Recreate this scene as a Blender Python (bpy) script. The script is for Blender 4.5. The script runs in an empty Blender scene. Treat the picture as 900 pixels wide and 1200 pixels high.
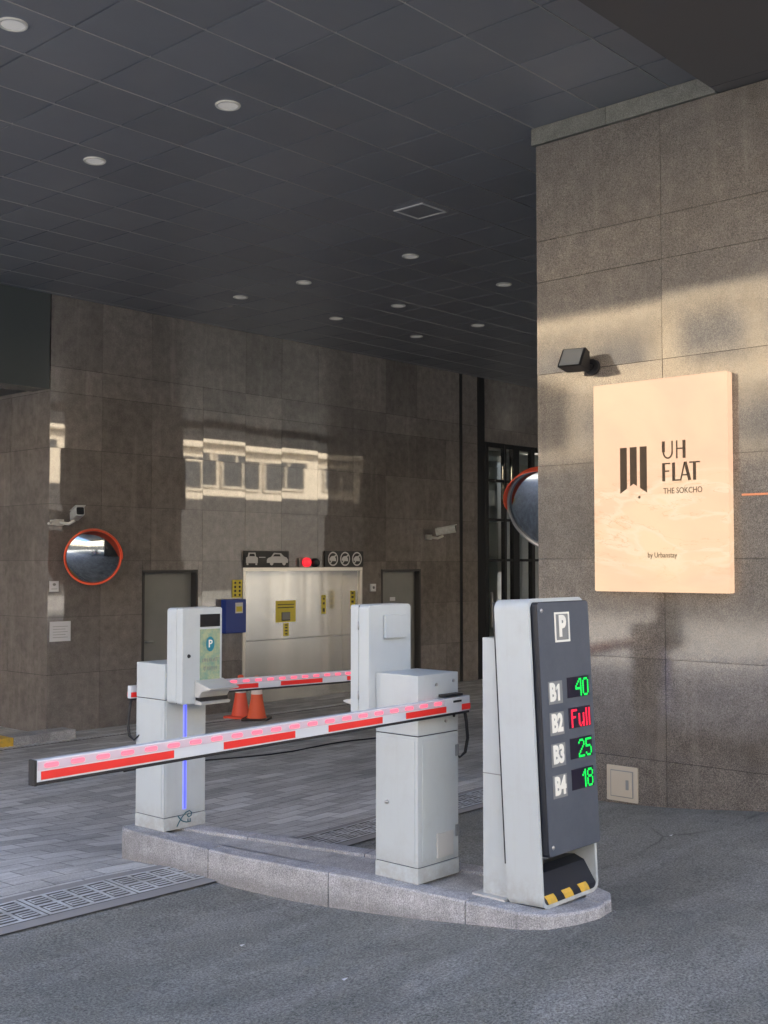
import bpy, bmesh, math, random
import numpy as np
from mathutils import Vector, Matrix
random.seed(7)
R = math.radians
S = bpy.context.scene
COL = S.collection

# ------------------------------------------------------------------ camera
CAMH = 1.62
cd = bpy.data.cameras.new('camera'); cam = bpy.data.objects.new('camera', cd); COL.objects.link(cam)
cd.sensor_fit = 'VERTICAL'; cd.sensor_height = 24.0; cd.lens = 24.0 * 1355.0 / 1200.0
cd.clip_start = 0.05; cd.clip_end = 600
PHI = R(42.2036); PITCH = R(2.5354)
cam.location = (0, 0, CAMH)
cam.rotation_euler = (R(90) + PITCH, 0, PHI - R(90))
S.camera = cam

# ------------------------------------------------------------------ light
SUN_EL, SUN_AZ = R(38), R(45)          # sun stands behind the building, towards +X +Y
w = bpy.data.worlds.new('World'); S.world = w; w.use_nodes = True
nt = w.node_tree; bg = nt.nodes['Background']
sky = nt.nodes.new('ShaderNodeTexSky'); sky.sky_type = 'NISHITA'; sky.sun_disc = False
sky.sun_elevation = SUN_EL; sky.sun_rotation = R(90) - SUN_AZ
sky.air_density = .75; sky.dust_density = 6.0; sky.ozone_density = 1.2
nt.links.new(sky.outputs[0], bg.inputs[0]); bg.inputs[1].default_value = 0.15
sd = bpy.data.lights.new('sun', 'SUN'); sun = bpy.data.objects.new('sun', sd); COL.objects.link(sun)
sd.energy = 4.5; sd.angle = R(0.5); sd.color = (1.0, 0.92, 0.78)
dv = Vector((math.cos(SUN_AZ) * math.cos(SUN_EL), math.sin(SUN_AZ) * math.cos(SUN_EL), math.sin(SUN_EL)))
sun.rotation_euler = dv.to_track_quat('Z', 'Y').to_euler()
sun.location = dv * 60
S.view_settings.view_transform = 'Standard'; S.view_settings.look = 'None'
S.view_settings.exposure = 2.7; S.view_settings.gamma = 1.0
S.render.engine = 'CYCLES'
EXPO = 2 ** S.view_settings.exposure

# ------------------------------------------------------------------ node helpers
def mat(name, col=(.5, .5, .5), rough=.5, metal=0., spec=.5, emit=None, es=0., coat=0.):
    m = bpy.data.materials.new(name); m.use_nodes = True
    b = m.node_tree.nodes['Principled BSDF']
    b.inputs['Base Color'].default_value = (*col, 1); b.inputs['Roughness'].default_value = rough
    b.inputs['Metallic'].default_value = metal; b.inputs['Specular IOR Level'].default_value = spec
    b.inputs['Coat Weight'].default_value = coat
    if emit:
        b.inputs['Emission Color'].default_value = (*emit, 1); b.inputs['Emission Strength'].default_value = es * 2.55 / EXPO
    return m
class G:
    """tiny wrapper to wire nodes"""
    def __init__(s, m): s.m = m; s.t = m.node_tree; s.b = s.t.nodes['Principled BSDF']; s.co = s.t.nodes.new('ShaderNodeTexCoord').outputs['Object']
    def n(s, t, **k):
        n = s.t.nodes.new(t)
        for a, v in k.items(): setattr(n, a, v)
        return n
    def l(s, a, b): s.t.links.new(a, b)
    def map(s, scale=(1, 1, 1), rot=(0, 0, 0), loc=(0, 0, 0)):
        n = s.n('ShaderNodeMapping'); n.inputs['Scale'].default_value = scale; n.inputs['Rotation'].default_value = rot; n.inputs['Location'].default_value = loc
        s.l(s.co, n.inputs[0]); return n.outputs[0]
    def noise(s, sc, det=4, ro=.55, vec=None, dist=0.):
        n = s.n('ShaderNodeTexNoise'); n.inputs['Scale'].default_value = sc; n.inputs['Detail'].default_value = det
        n.inputs['Roughness'].default_value = ro; n.inputs['Distortion'].default_value = dist
        s.l(vec or s.co, n.inputs['Vector']); return n.outputs['Fac']
    def ramp(s, fac, pts):
        n = s.n('ShaderNodeValToRGB'); e = n.color_ramp.elements
        while len(e) < len(pts): e.new(.5)
        for i, (p, c) in enumerate(pts):
            e[i].position = p; e[i].color = (*c, 1) if isinstance(c, tuple) else (c, c, c, 1)
        s.l(fac, n.inputs[0]); return n.outputs['Color']
    def mix(s, fac, a, b, mode='MIX'):
        n = s.n('ShaderNodeMix', data_type='RGBA', blend_type=mode)
        for i, v in ((0, fac), (6, a), (7, b)):
            if hasattr(v, 'is_linked'): s.l(v, n.inputs[i])
            elif i == 0: n.inputs[0].default_value = v
            else: n.inputs[i].default_value = (*v, 1) if isinstance(v, tuple) else (v, v, v, 1)
        return n.outputs[2]
    def math(s, op, a, b=0.):
        n = s.n('ShaderNodeMath', operation=op)
        for i, v in ((0, a), (1, b)):
            if hasattr(v, 'is_linked'): s.l(v, n.inputs[i])
            else: n.inputs[i].default_value = v
        return n.outputs[0]
    def bump(s, h, st, dist=.01):
        n = s.n('ShaderNodeBump'); n.inputs['Strength'].default_value = st; n.inputs['Distance'].default_value = dist
        s.l(h, n.inputs['Height']); s.l(n.outputs[0], s.b.inputs['Normal'])
    def base(s, c): s.l(c, s.b.inputs['Base Color'])
    def rough(s, c): s.l(c, s.b.inputs['Roughness'])

def granite(name, c0, c1, rlo, rhi, speck=.35, bump=.12, streak=True, spec=.5):
    m = mat(name, c0, rlo, 0, spec); g = G(m)
    at = g.n('ShaderNodeVertexColor', layer_name='pv').outputs[0]
    big = g.noise(.9, 5, .6, dist=.6); med = g.noise(9, 5, .65); fine = g.noise(170, 2, .7)
    c = g.mix(g.ramp(big, [(.3, 0.), (.72, 1.)]), c0, c1)
    c = g.mix(.45, c, g.ramp(med, [(.3, .3), (.7, .75)]), 'OVERLAY')
    c = g.mix(speck, c, g.ramp(fine, [(.32, .08), (.5, .45), (.68, .95)]), 'OVERLAY')
    if streak:
        st = g.noise(3, 5, .65, vec=g.map((2.6, 2.6, .22)))
        c = g.mix(g.math('MULTIPLY', g.ramp(st, [(.55, 0.), (.75, 1.)]), .28), c, tuple(min(1, v * 1.9) for v in c1))
        vs = g.noise(6, 3, .6, vec=g.map((1, 1, 1)), dist=2.5)
        c = g.mix(g.math('MULTIPLY', g.ramp(vs, [(.485, 0.), (.5, 1.), (.515, 0.)]), .10), c, tuple(min(1, v * 2.2) for v in c1))
    c = g.mix(1., c, at, 'MULTIPLY')
    g.base(c)
    g.rough(g.ramp(g.mix(.5, med, fine), [(.3, rlo), (.7, rhi)]))
    g.bump(g.mix(.35, med, fine), bump, .004)
    return m

M = {}
M['granite'] = granite('polished_granite', (.190, .173, .160), (.236, .216, .201), .008, .03, .28, .006, spec=1.)
M['granite_rough'] = granite('honed_granite', (.150, .132, .113), (.190, .168, .144), .025, .085, .72, .045, spec=1.)
M['granite_trim'] = granite('trim_granite', (.17, .175, .16), (.22, .22, .20), .4, .6, .5, .2, False)
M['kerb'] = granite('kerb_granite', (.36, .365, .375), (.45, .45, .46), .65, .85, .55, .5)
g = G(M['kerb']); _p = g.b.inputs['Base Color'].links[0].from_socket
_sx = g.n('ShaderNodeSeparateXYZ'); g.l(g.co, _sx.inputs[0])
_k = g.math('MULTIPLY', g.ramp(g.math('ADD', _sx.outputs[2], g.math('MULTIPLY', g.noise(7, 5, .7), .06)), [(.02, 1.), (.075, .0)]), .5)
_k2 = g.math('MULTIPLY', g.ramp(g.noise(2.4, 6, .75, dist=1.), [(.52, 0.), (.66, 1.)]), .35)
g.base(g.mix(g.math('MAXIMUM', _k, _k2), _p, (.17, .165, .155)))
M['joint'] = mat('joint_mortar', (.07, .065, .06), .9)
M['dark_metal'] = mat('dark_fascia_metal', (.085, .10, .105), .20, 0., .8)
M['soffit'] = mat('soffit_panel', (.075, .077, .084), .38, .2)
M['lamp'] = mat('frosted_lens', (.85, .84, .80), .5, emit=(1, .95, .85), es=.03)
M['white'] = mat('white_powder_coat', (.555, .605, .61), .38, 0, .4)
g = G(M['white'])
g.base(g.mix(g.math('MULTIPLY', g.ramp(g.noise(7, 6, .7), [(.5, 0.), (.8, 1.)]), .22), (.555, .605, .61), (.38, .38, .36)))
g.t.links.clear() if False else None
_sx = g.n('ShaderNodeSeparateXYZ'); g.l(g.co, _sx.inputs[0])
_st = g.ramp(g.noise(4, 5, .7, vec=g.map((9, 9, .6))), [(.52, 0.), (.72, 1.)])
_lo = g.ramp(_sx.outputs[2], [(.0, 1.), (.16, .0)])
_dirt = g.math('MAXIMUM', g.math('MULTIPLY', _st, .07), g.math('MULTIPLY', g.math('MULTIPLY', _lo, g.ramp(g.noise(22, 6, .75), [(.35, 0.), (.6, 1.)])), .55))
_prev = g.b.inputs['Base Color'].links[0].from_socket
g.base(g.mix(_dirt, _prev, (.34, .32, .28)))
g.bump(g.noise(260, 2), .04, .001)
M['lamp2'] = mat('pale_frame', (.62, .63, .64), .5)
M['white2'] = mat('white_warm_coat', (.58, .58, .55), .4)
M['steel'] = mat('galvanised', (.5, .5, .5), .35, .9)
M['black'] = mat('black_rubber', (.012, .012, .014), .5)
M['blackgloss'] = mat('black_glass', (.008, .009, .012), .12)
M['charcoal'] = mat('charcoal_panel', (.078, .088, .105), .36)
g = G(M['charcoal']); g.base(g.mix(g.ramp(g.noise(5, 5, .7), [(.4, 0.), (.8, 1.)]), (.085, .100, .125), (.115, .13, .155)))
M['darkedge'] = mat('dark_edge', (.015, .018, .026), .4)
M['yellow'] = mat('hazard_yellow', (.72, .46, .06), .5)
g = G(M['yellow']); g.base(g.mix(g.ramp(g.noise(24, 5, .7), [(.5, 0.), (.75, 1.)]), (.72, .46, .06), (.4, .3, .12)))
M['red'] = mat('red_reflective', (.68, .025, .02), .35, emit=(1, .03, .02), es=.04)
M['film'] = mat('white_reflective', (.62, .66, .70), .3)
M['ledstrip'] = mat('led_housing', (.50, .46, .52), .3, emit=(1, .42, .55), es=.045)
M['led'] = mat('led_on', (.9, .2, .25), .4, emit=(1.0, .09, .16), es=.42)
M['blue_led'] = mat('blue_led', (.1, .1, .8), .4, emit=(.07, .09, 1.0), es=.62)
M['blue_halo'] = mat('blue_glow_halo', (.35, .38, .9), .4, emit=(.20, .24, 1.0), es=.30)
M['green'] = mat('green_digits', (0, .4, .05), .5, emit=(.0, 1.0, .10), es=.42)
M['redtxt'] = mat('red_digits', (.5, .0, .02), .5, emit=(1.0, .02, .06), es=.50)
M['ledbg'] = mat('led_matrix', (.014, .011, .028), .3)
M['ivory'] = mat('ivory_letter', (.74, .73, .66), .5, emit=(1, .98, .88), es=.06)
M['greyplate'] = mat('grey_plate', (.24, .25, .25), .5)
M['door'] = mat('grey_steel_door', (.22, .225, .22), .45)
g = G(M['door']); g.base(g.mix(g.ramp(g.noise(2, 5, .6), [(.3, 0.), (.8, 1.)]), (.20, .205, .20), (.25, .255, .245)))
M['doorframe'] = mat('dark_steel_frame', (.05, .05, .05), .5)
M['blue'] = mat('blue_cover', (.02, .055, .30), .45)
M['ysign'] = mat('yellow_plastic', (.72, .60, .06), .5)
M['ink'] = mat('black_ink', (.02, .02, .02), .6)
M['brown'] = mat('brown_letter', (.075, .045, .02), .5)
M['teal'] = mat('teal_print', (.02, .12, .17), .5)
M['tealdisc'] = mat('teal_disc', (.02, .22, .30), .4)
M['paper'] = mat('paper', (.68, .69, .72), .6)
M['orange'] = mat('orange_plastic', (.80, .10, .035), .42)
M['conewhite'] = mat('cone_reflective', (.85, .72, .70), .4)
M['coned'] = mat('orange_cone_plastic', (.95, .13, .07), .5)
M['coned2'] = mat('dull_orange_cone_plastic', (.85, .14, .06), .6)
M['mirror'] = mat('mirror', (.38, .42, .45), .09, 1.)
M['pict'] = mat('pictogram_white', (.62, .63, .64), .5)
M['board'] = mat('pictogram_board', (.022, .024, .027), .5)
M['redlamp'] = mat('beacon_red', (.8, .02, .02), .3, emit=(1, .03, .05), es=.38)
M['cream'] = mat('cream_plastic', (.50, .45, .36), .5)
M['copper'] = mat('copper', (.60, .25, .14), .35, .7)
M['iron'] = mat('cast_iron', (.30, .33, .34), .55, .1)
g = G(M['iron']); g.base(g.mix(g.ramp(g.noise(6, 5, .7), [(.4, 0.), (.75, 1.)]), (.68, .71, .72), (.34, .33, .30)))
M['lamp2bed'] = granite('bed_concrete', (.36, .355, .34), (.44, .435, .42), .8, .9, .5, .3, False)
M['pit'] = mat('dark_pit', (.13, .128, .12), .9)
M['sill'] = mat('pale_kerb_concrete', (.30, .295, .285), .85)
M['screen'] = mat('screen', (.35, .42, .30), .25, emit=(.55, .70, .42), es=.035)
g = G(M['screen'])
g.base(g.mix(g.ramp(g.noise(22, 4, .7), [(.4, 0.), (.62, 1.)]), (.34, .38, .24), (.18, .30, .24)))

# lift door: brushed stainless
M['stainless'] = mat('brushed_stainless', (.62, .58, .50), .24, .8)
g = G(M['stainless'])
v = g.noise(1.0, 2, .5, vec=g.map((1.5, 1.5, .02)))
g.base(g.mix(g.ramp(v, [(.38, 0.), (.62, 1.)]), (.80, .79, .755), (.60, .605, .60)))  # vertical pale and grey bands paint reflections into the steel
g.bump(g.noise(1.1, 2, .5, vec=g.map((1.6, 1.6, .05))), .35, .05)
M['frame_steel'] = mat('steel_frame', (.66, .64, .60), .33, .6)

# asphalt
M['asphalt'] = mat('asphalt', (.06, .06, .065), .85); g = G(M['asphalt'])
c = g.mix(g.ramp(g.noise(.42, 6, .6, dist=.8), [(.36, 0.), (.62, 1.)]), (.140, .145, .132), (.228, .232, .210))
c = g.mix(g.math('MULTIPLY', g.ramp(g.noise(1.6, 7, .7, vec=g.map((.45, 1.7, 1), (0, 0, R(28)))), [(.48, 0.), (.78, 1.)]), .55), c, (.36, .36, .35))
c = g.mix(g.math('MULTIPLY', g.ramp(g.noise(3.1, 6, .7, dist=1.2), [(.58, 0.), (.70, 1.)]), .35), c, (.07, .072, .075))
c = g.mix(.9, c, g.ramp(g.noise(95, 3, .85), [(.35, .14), (.5, .5), (.65, .92)]), 'OVERLAY')
vo = g.n('ShaderNodeTexVoronoi'); vo.inputs['Scale'].default_value = 70; g.l(g.co, vo.inputs['Vector'])
c = g.mix(g.math('MULTIPLY', g.ramp(vo.outputs['Distance'], [(.12, 1.), (.24, 0.)]), .30), c, (.38, .375, .36))
vc = g.n('ShaderNodeTexVoronoi', feature='DISTANCE_TO_EDGE'); vc.inputs['Scale'].default_value = .55
wq = g.n('ShaderNodeTexNoise'); wq.inputs['Scale'].default_value = 3.0; wq.inputs['Detail'].default_value = 6; g.l(g.co, wq.inputs['Vector'])
g.l(g.mix(.12, g.co, wq.outputs['Color']), vc.inputs['Vector'])
crk = g.math('MULTIPLY', g.ramp(vc.outputs['Distance'], [(.0015, 1.), (.005, 0.)]), g.ramp(g.noise(.8, 3), [(.5, 0.), (.6, 1.)]))
c = g.mix(g.math('MULTIPLY', crk, .6), c, (.04, .04, .04))
g.base(c); g.rough(g.ramp(g.noise(5, 4), [(.3, .55), (.7, .85)]))
g.bump(g.noise(110, 3, .8), .55, .005)
# pavers
M['paver'] = mat('block_paving', (.25, .25, .25), .8); g = G(M['paver'])
br = g.n('ShaderNodeTexBrick'); br.offset = .5
g.l(g.map((1, 1, 1), (0, 0, R(0))), br.inputs['Vector'])
br.inputs['Scale'].default_value = 1; br.inputs['Brick Width'].default_value = .30; br.inputs['Row Height'].default_value = .15
br.inputs['Mortar Size'].default_value = .005; br.inputs['Mortar Smooth'].default_value = .3
br.inputs['Color1'].default_value = (.47, .47, .455, 1); br.inputs['Color2'].default_value = (.68, .68, .66, 1); br.inputs['Mortar'].default_value = (.26, .26, .25, 1)
c = g.mix(.6, br.outputs['Color'], g.ramp(g.noise(2.2, 6, .7, vec=g.map((.6, 2.2, 1))), [(.3, .18), (.55, .5), (.75, .85)]), 'OVERLAY')
c = g.mix(.5, c, g.ramp(g.noise(90, 3, .7), [(.3, .25), (.7, .75)]), 'OVERLAY')
c = g.mix(g.math('MULTIPLY', g.ramp(g.noise(.8, 5, .6, dist=1.), [(.5, 0.), (.68, 1.)]), .45), c, (.25, .245, .235))
g.base(c)
g.bump(g.mix(.25, g.math('SUBTRACT', 1., br.outputs['Fac']), g.noise(60, 3)), .8, .008)
# ceiling tiles
M['ceil'] = mat('ceiling_tile', (.075, .078, .085), .36, .25); g = G(M['ceil'])
at = g.n('ShaderNodeVertexColor', layer_name='pv').outputs[0]
g.base(g.mix(1., g.mix(g.ramp(g.noise(1.2, 4, .6), [(.3, 0.), (.8, 1.)]), (.185, .202, .235), (.225, .240, .268)), at, 'MULTIPLY'))
M['tedge'] = mat('lit_tile_edge', (.42, .42, .43), .4, .3)  # pale strips stand for light caught by tile edges, one direction only
M['tgap'] = mat('ceiling_void', (.012, .012, .013), .9)
# lit sign face
M['signface'] = mat('lit_onyx_face', (.12, .09, .06), .22); g = G(M['signface'])
n1 = g.noise(1.5, 5, .55, vec=g.map((1, .8, 1.3)), dist=.9)
wv = g.n('ShaderNodeTexNoise'); wv.inputs['Scale'].default_value = 1.7; wv.inputs['Detail'].default_value = 6; wv.inputs['Distortion'].default_value = 2.2
g.l(g.map((1, .55, 1.7), (R(12), 0, 0)), wv.inputs['Vector'])
ec = g.mix(g.ramp(n1, [(.32, 0.), (.66, 1.)]), (1.0, .575, .38), (1.0, .71, .44))
sx_ = g.n('ShaderNodeSeparateXYZ'); g.l(g.co, sx_.inputs[0])
zm = g.ramp(g.math('ADD', sx_.outputs[2], .75), [(.06, 0.), (.30, 1.), (.74, 1.), (.92, .05)])
ec = g.mix(g.math('MULTIPLY', g.math('MULTIPLY', g.ramp(wv.outputs['Fac'], [(.44, 0.), (.49, 1.), (.54, 0.)]), .75), zm), ec, (1., .80, .56))
vn = g.ramp(g.noise(1.4, 7, .6, vec=g.map((1, .5, 2.4), (R(8), 0, 0)), dist=2.6), [(.492, 0.), (.5, 1.), (.508, 0.)])
ec = g.mix(g.math('MULTIPLY', g.math('MULTIPLY', vn, .6), zm), ec, (.55, .27, .10))
g.l(ec, g.b.inputs['Emission Color']); g.b.inputs['Emission Strength'].default_value = .95 / EXPO
# street buildings
def facade(name, c, r=.8):
    m = mat(name, c, r); g = G(m)
    g.base(g.mix(g.ramp(g.noise(.5, 5, .6), [(.3, 0.), (.8, 1.)]), c, tuple(v * .8 for v in c))); return m
M['beige'] = facade('beige_render', (.76, .68, .54)); M['tan'] = facade('tan_stone', (.66, .54, .37)); M['greyr'] = facade('grey_render', (.34, .33, .32))
M['darkgrey'] = mat('reflection_mask_dark', (.03, .03, .03), .6)
M['winglass'] = mat('window_glass', (.05, .06, .07), .08)
M['glassint'] = mat('interior_wall', (.62, .66, .66), .8)
gm = mat('door_glass', (.85, .90, .90), .02); gm.node_tree.nodes['Principled BSDF'].inputs['Transmission Weight'].default_value = 1.
M['glass'] = gm
M['alu'] = mat('black_aluminium', (.022, .023, .026), .35, .4)

# ------------------------------------------------------------------ mesh helpers
class MB:
    def __init__(s): s.bm = bmesh.new(); s.pv = s.bm.loops.layers.float_color.new('pv')
    def _paint(s, faces, v=1., mi=0):
        for f in faces:
            f.material_index = mi
            for l in f.loops: l[s.pv] = (v, v, v, 1)
    def face(s, pts, v=1., mi=0):
        f = s.bm.faces.new([s.bm.verts.new(p) for p in pts]); s._paint([f], v, mi); return f
    def box(s, x0, x1, y0, y1, z0, z1, v=1., mi=0, bev=0., seg=2):
        a = [s.bm.verts.new(p) for p in ((x0,y0,z0),(x1,y0,z0),(x1,y1,z0),(x0,y1,z0),(x0,y0,z1),(x1,y0,z1),(x1,y1,z1),(x0,y1,z1))]
        fs = [s.bm.faces.new([a[i] for i in q]) for q in ((3,2,1,0),(4,5,6,7),(0,1,5,4),(1,2,6,5),(2,3,7,6),(3,0,4,7))]
        s._paint(fs, v, mi)
        if bev:
            ed = list({e for f in fs for e in f.edges})
            r = bmesh.ops.bevel(s.bm, geom=ed, offset=bev, segments=seg, affect='EDGES', profile=.6)
            s._paint([f for f in r['faces']], v, mi)
        return s
    def prism(s, pts, axis, a0, a1, v=1., mi=0, bev=0.):
        """closed outline pts (2-D) extruded along axis 'x','y' or 'z' from a0 to a1"""
        def P(p, a): return {'x': (a, p[0], p[1]), 'y': (p[0], a, p[1]), 'z': (p[0], p[1], a)}[axis]
        A = [s.bm.verts.new(P(p, a0)) for p in pts]; B = [s.bm.verts.new(P(p, a1)) for p in pts]
        n = len(pts); fs = [s.bm.faces.new(A), s.bm.faces.new(B[::-1])]
        for i in range(n): fs.append(s.bm.faces.new((A[i], B[i], B[(i+1) % n], A[(i+1) % n])))
        bmesh.ops.recalc_face_normals(s.bm, faces=fs); s._paint(fs, v, mi)
        if bev:
            ed = [e for f in fs[:2] for e in f.edges]
            r = bmesh.ops.bevel(s.bm, geom=ed, offset=bev, segments=2, affect='EDGES', profile=.6)
            s._paint(r['faces'], v, mi)
        return s
    def tube(s, pts, r, n=10, mi=0, cap=True):
        pts = [Vector(p) for p in pts]; rs = r if isinstance(r, (list, tuple)) else [r] * len(pts)
        rings = []
        ref = None
        for i, p in enumerate(pts):
            d = (pts[min(i+1, len(pts)-1)] - pts[max(i-1, 0)]).normalized()
            if ref is None: ref = Vector((0, 0, 1)) if abs(d.z) < .9 else Vector((1, 0, 0))
            u = (ref - d * ref.dot(d)).normalized(); ref = u; q = d.cross(u)
            rings.append([s.bm.verts.new(p + (u * math.cos(2*math.pi*k/n) + q * math.sin(2*math.pi*k/n)) * rs[i]) for k in range(n)])
        fs = []
        for A, B in zip(rings, rings[1:]):
            for k in range(n): fs.append(s.bm.faces.new((A[k], A[(k+1) % n], B[(k+1) % n], B[k])))
        if cap: fs += [s.bm.faces.new(rings[0][::-1]), s.bm.faces.new(rings[-1])]
        for f in fs[: (len(rings)-1)*n]: f.smooth = True
        s._paint(fs, 1., mi); return s
    def lathe(s, prof, c=(0, 0, 0), n=32, mi=0, mat4=None):
        """profile of (radius, height) round z"""
        rings = []
        for r, h in prof:
            if r < 1e-6: rings.append([s.bm.verts.new(Vector(c) + Vector((0, 0, h)))])
            else: rings.append([s.bm.verts.new(Vector(c) + Vector((r*math.cos(2*math.pi*k/n), r*math.sin(2*math.pi*k/n), h))) for k in range(n)])
        fs = []
        for A, B in zip(rings, rings[1:]):
            for k in range(n):
                q = [A[k % len(A)], A[(k+1) % n % len(A)], B[(k+1) % n % len(B)], B[k % len(B)]]
                u = []
                for x in q:
                    if x not in u: u.append(x)
                if len(u) > 2: fs.append(s.bm.faces.new(u))
        for f in fs: f.smooth = True
        s._paint(fs, 1., mi); return s
    def build(s, name, mats, parent=None, m4=None, recalc=False):
        if recalc: bmesh.ops.recalc_face_normals(s.bm, faces=s.bm.faces)
        me = bpy.data.meshes.new(name); s.bm.to_mesh(me); s.bm.free()
        for m in (mats if isinstance(mats, (list, tuple)) else [mats]): me.materials.append(M[m] if isinstance(m, str) else m)
        o = bpy.data.objects.new(name, me); COL.objects.link(o)
        if parent: o.parent = parent
        if m4: o.matrix_local = m4
        return o

def thing(name, label, cat, loc=(0, 0, 0), rot=(0, 0, 0), group=None):
    o = bpy.data.objects.new(name, None); COL.objects.link(o); o.location = loc; o.rotation_euler = rot
    o.empty_display_size = .1
    o['label'] = label; o['category'] = cat
    if group: o['group'] = group
    return o
def tag(o, label, cat, group=None):
    o['label'] = label; o['category'] = cat
    if group: o['group'] = group
    return o
def struct(o): o['kind'] = 'structure'; return o

def text(name, s, size, m, parent, m4, depth=.002, off=0., align='CENTER', sx=1.):
    cu = bpy.data.curves.new('t', 'FONT'); cu.body = s; cu.size = size; cu.extrude = depth; cu.offset = off
    cu.align_x = align; cu.align_y = 'CENTER'; cu.resolution_u = 3
    t = bpy.data.objects.new('t', cu); COL.objects.link(t)
    bpy.context.view_layer.update()
    me = bpy.data.meshes.new_from_object(t.evaluated_get(bpy.context.evaluated_depsgraph_get()))
    bpy.data.objects.remove(t)
    for v in me.vertices: v.co.x *= sx
    me.materials.clear(); me.materials.append(M[m]); me.name = name
    o = bpy.data.objects.new(name, me); COL.objects.link(o); o.parent = parent; o.matrix_local = m4
    return o
FACE_NY = Matrix.Rotation(R(90), 4, 'X')                                   # reads along +X, faces -Y
FACE_NX = Matrix.Rotation(R(-90), 4, 'Z') @ Matrix.Rotation(R(90), 4, 'X')  # reads along -Y, faces -X
def at(x, y, z, m): return Matrix.Translation((x, y, z)) @ m

def rrect(x0, x1, y0, y1, r, n=5):
    out = []
    for cx, cy, a in ((x1-r, y1-r, 0), (x0+r, y1-r, 90), (x0+r, y0+r, 180), (x1-r, y0+r, 270)):
        for k in range(n+1):
            t = R(a + 90*k/n); out.append((cx + r*math.cos(t), cy + r*math.sin(t)))
    return out

# ------------------------------------------------------------------ ground
CP = [(3.90, 5.45, -.045), (3.93, 4.6, -.042), (4.05, 3.8, -.036), (4.1, 3.3, .008), (4.13, 2.93, .058), (4.54, 2.74, .066), (4.75, 3.0, .05),
      (4.65, 4.1, -.02), (4.35, 5.3, -.06), (6.9, 4.3, -.004), (6.9, 3.75, .02), (6.9, 3.45, .045), (6.9, 3.08, .097), (6.9, 2.2, .12), (6.9, 4.8, -.01),
      (5.6, 3.8, .01), (3.0, 2.7, .0), (3.9, 1.7, .03), (2.7, 4.7, -.03), (1.8, 5.1, -.03), (6.1, 5.0, -.02), (6.9, 6.0, -.09), (2.5, 3.5, -.02),
      (7.4, 12.0, -.38), (13.4, 12.0, -.345), (16.5, 12.0, -.32)]
CP = np.array(CP)
def base_z(x, y):
    t = np.clip((np.asarray(y, float) - 5.1) / 6.9, 0, 1); return -.02 - .36 * t
SG = 1.15
def kern(a, b, c, d): return np.exp(-((a-c)**2 + (b-d)**2) / (2*SG*SG))
K = kern(CP[:, None, 0], CP[:, None, 1], CP[None, :, 0], CP[None, :, 1]) + np.eye(len(CP)) * .004
WT = np.linalg.solve(K, CP[:, 2] - base_z(CP[:, 0], CP[:, 1]))
def GZ(x, y):
    x = np.asarray(x, float); y = np.asarray(y, float)
    r = base_z(x, y)
    for (a, b, _), q in zip(CP, WT): r = r + q * kern(x, y, a, b)
    return r
def gz(x, y): return float(GZ(x, y))
DN, DF = 4.735, 5.20     # near and far edge of the drain channel
def axis(lo, hi, step, a, b, extra=()):
    v = set(np.round(np.arange(a, b + 1e-6, step), 4)) | set(extra) | {lo, hi}
    k = a
    while k > lo: k -= 4; v.add(max(k, lo))
    k = b
    while k < hi: k += 4; v.add(min(k, hi))
    return np.array(sorted(v))
XS = axis(-160., 160., .25, -2, 14); YS = axis(-160., 160., .25, -2, 13, (DN, DF))
def sheet(name, xs, ys, dz, m):
    X, Y = np.meshgrid(xs, ys, indexing='ij'); Z = GZ(X, Y) + dz
    V = np.stack([X, Y, Z], -1).reshape(-1, 3); n = len(ys)
    F = [(i*n+j, (i+1)*n+j, (i+1)*n+j+1, i*n+j+1) for i in range(len(xs)-1) for j in range(n-1)]
    me = bpy.data.meshes.new(name); me.from_pydata(V.tolist(), [], F); me.materials.append(M[m])
    for p in me.polygons: p.use_smooth = True
    o = bpy.data.objects.new(name, me); COL.objects.link(o); return struct(o)
sheet('road', XS, YS, 0, 'asphalt')
px_ = XS[(XS >= -20) & (XS <= 40)]
sheet('block_paving', px_, YS[(YS >= DF - 1e-6) & (YS <= 34)], .005, 'paver')

struct(sheet('bounce_sheet', XS[XS <= 32], YS[YS <= -7.9], .006, 'sill')); struct(sheet('bounce_sheet', XS[XS <= -7.9], YS[(YS >= -8.1) & (YS <= 60)], .006, 'sill'))  # unseen pale sheets added so sunlit ground bounces light to the ceiling
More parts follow.
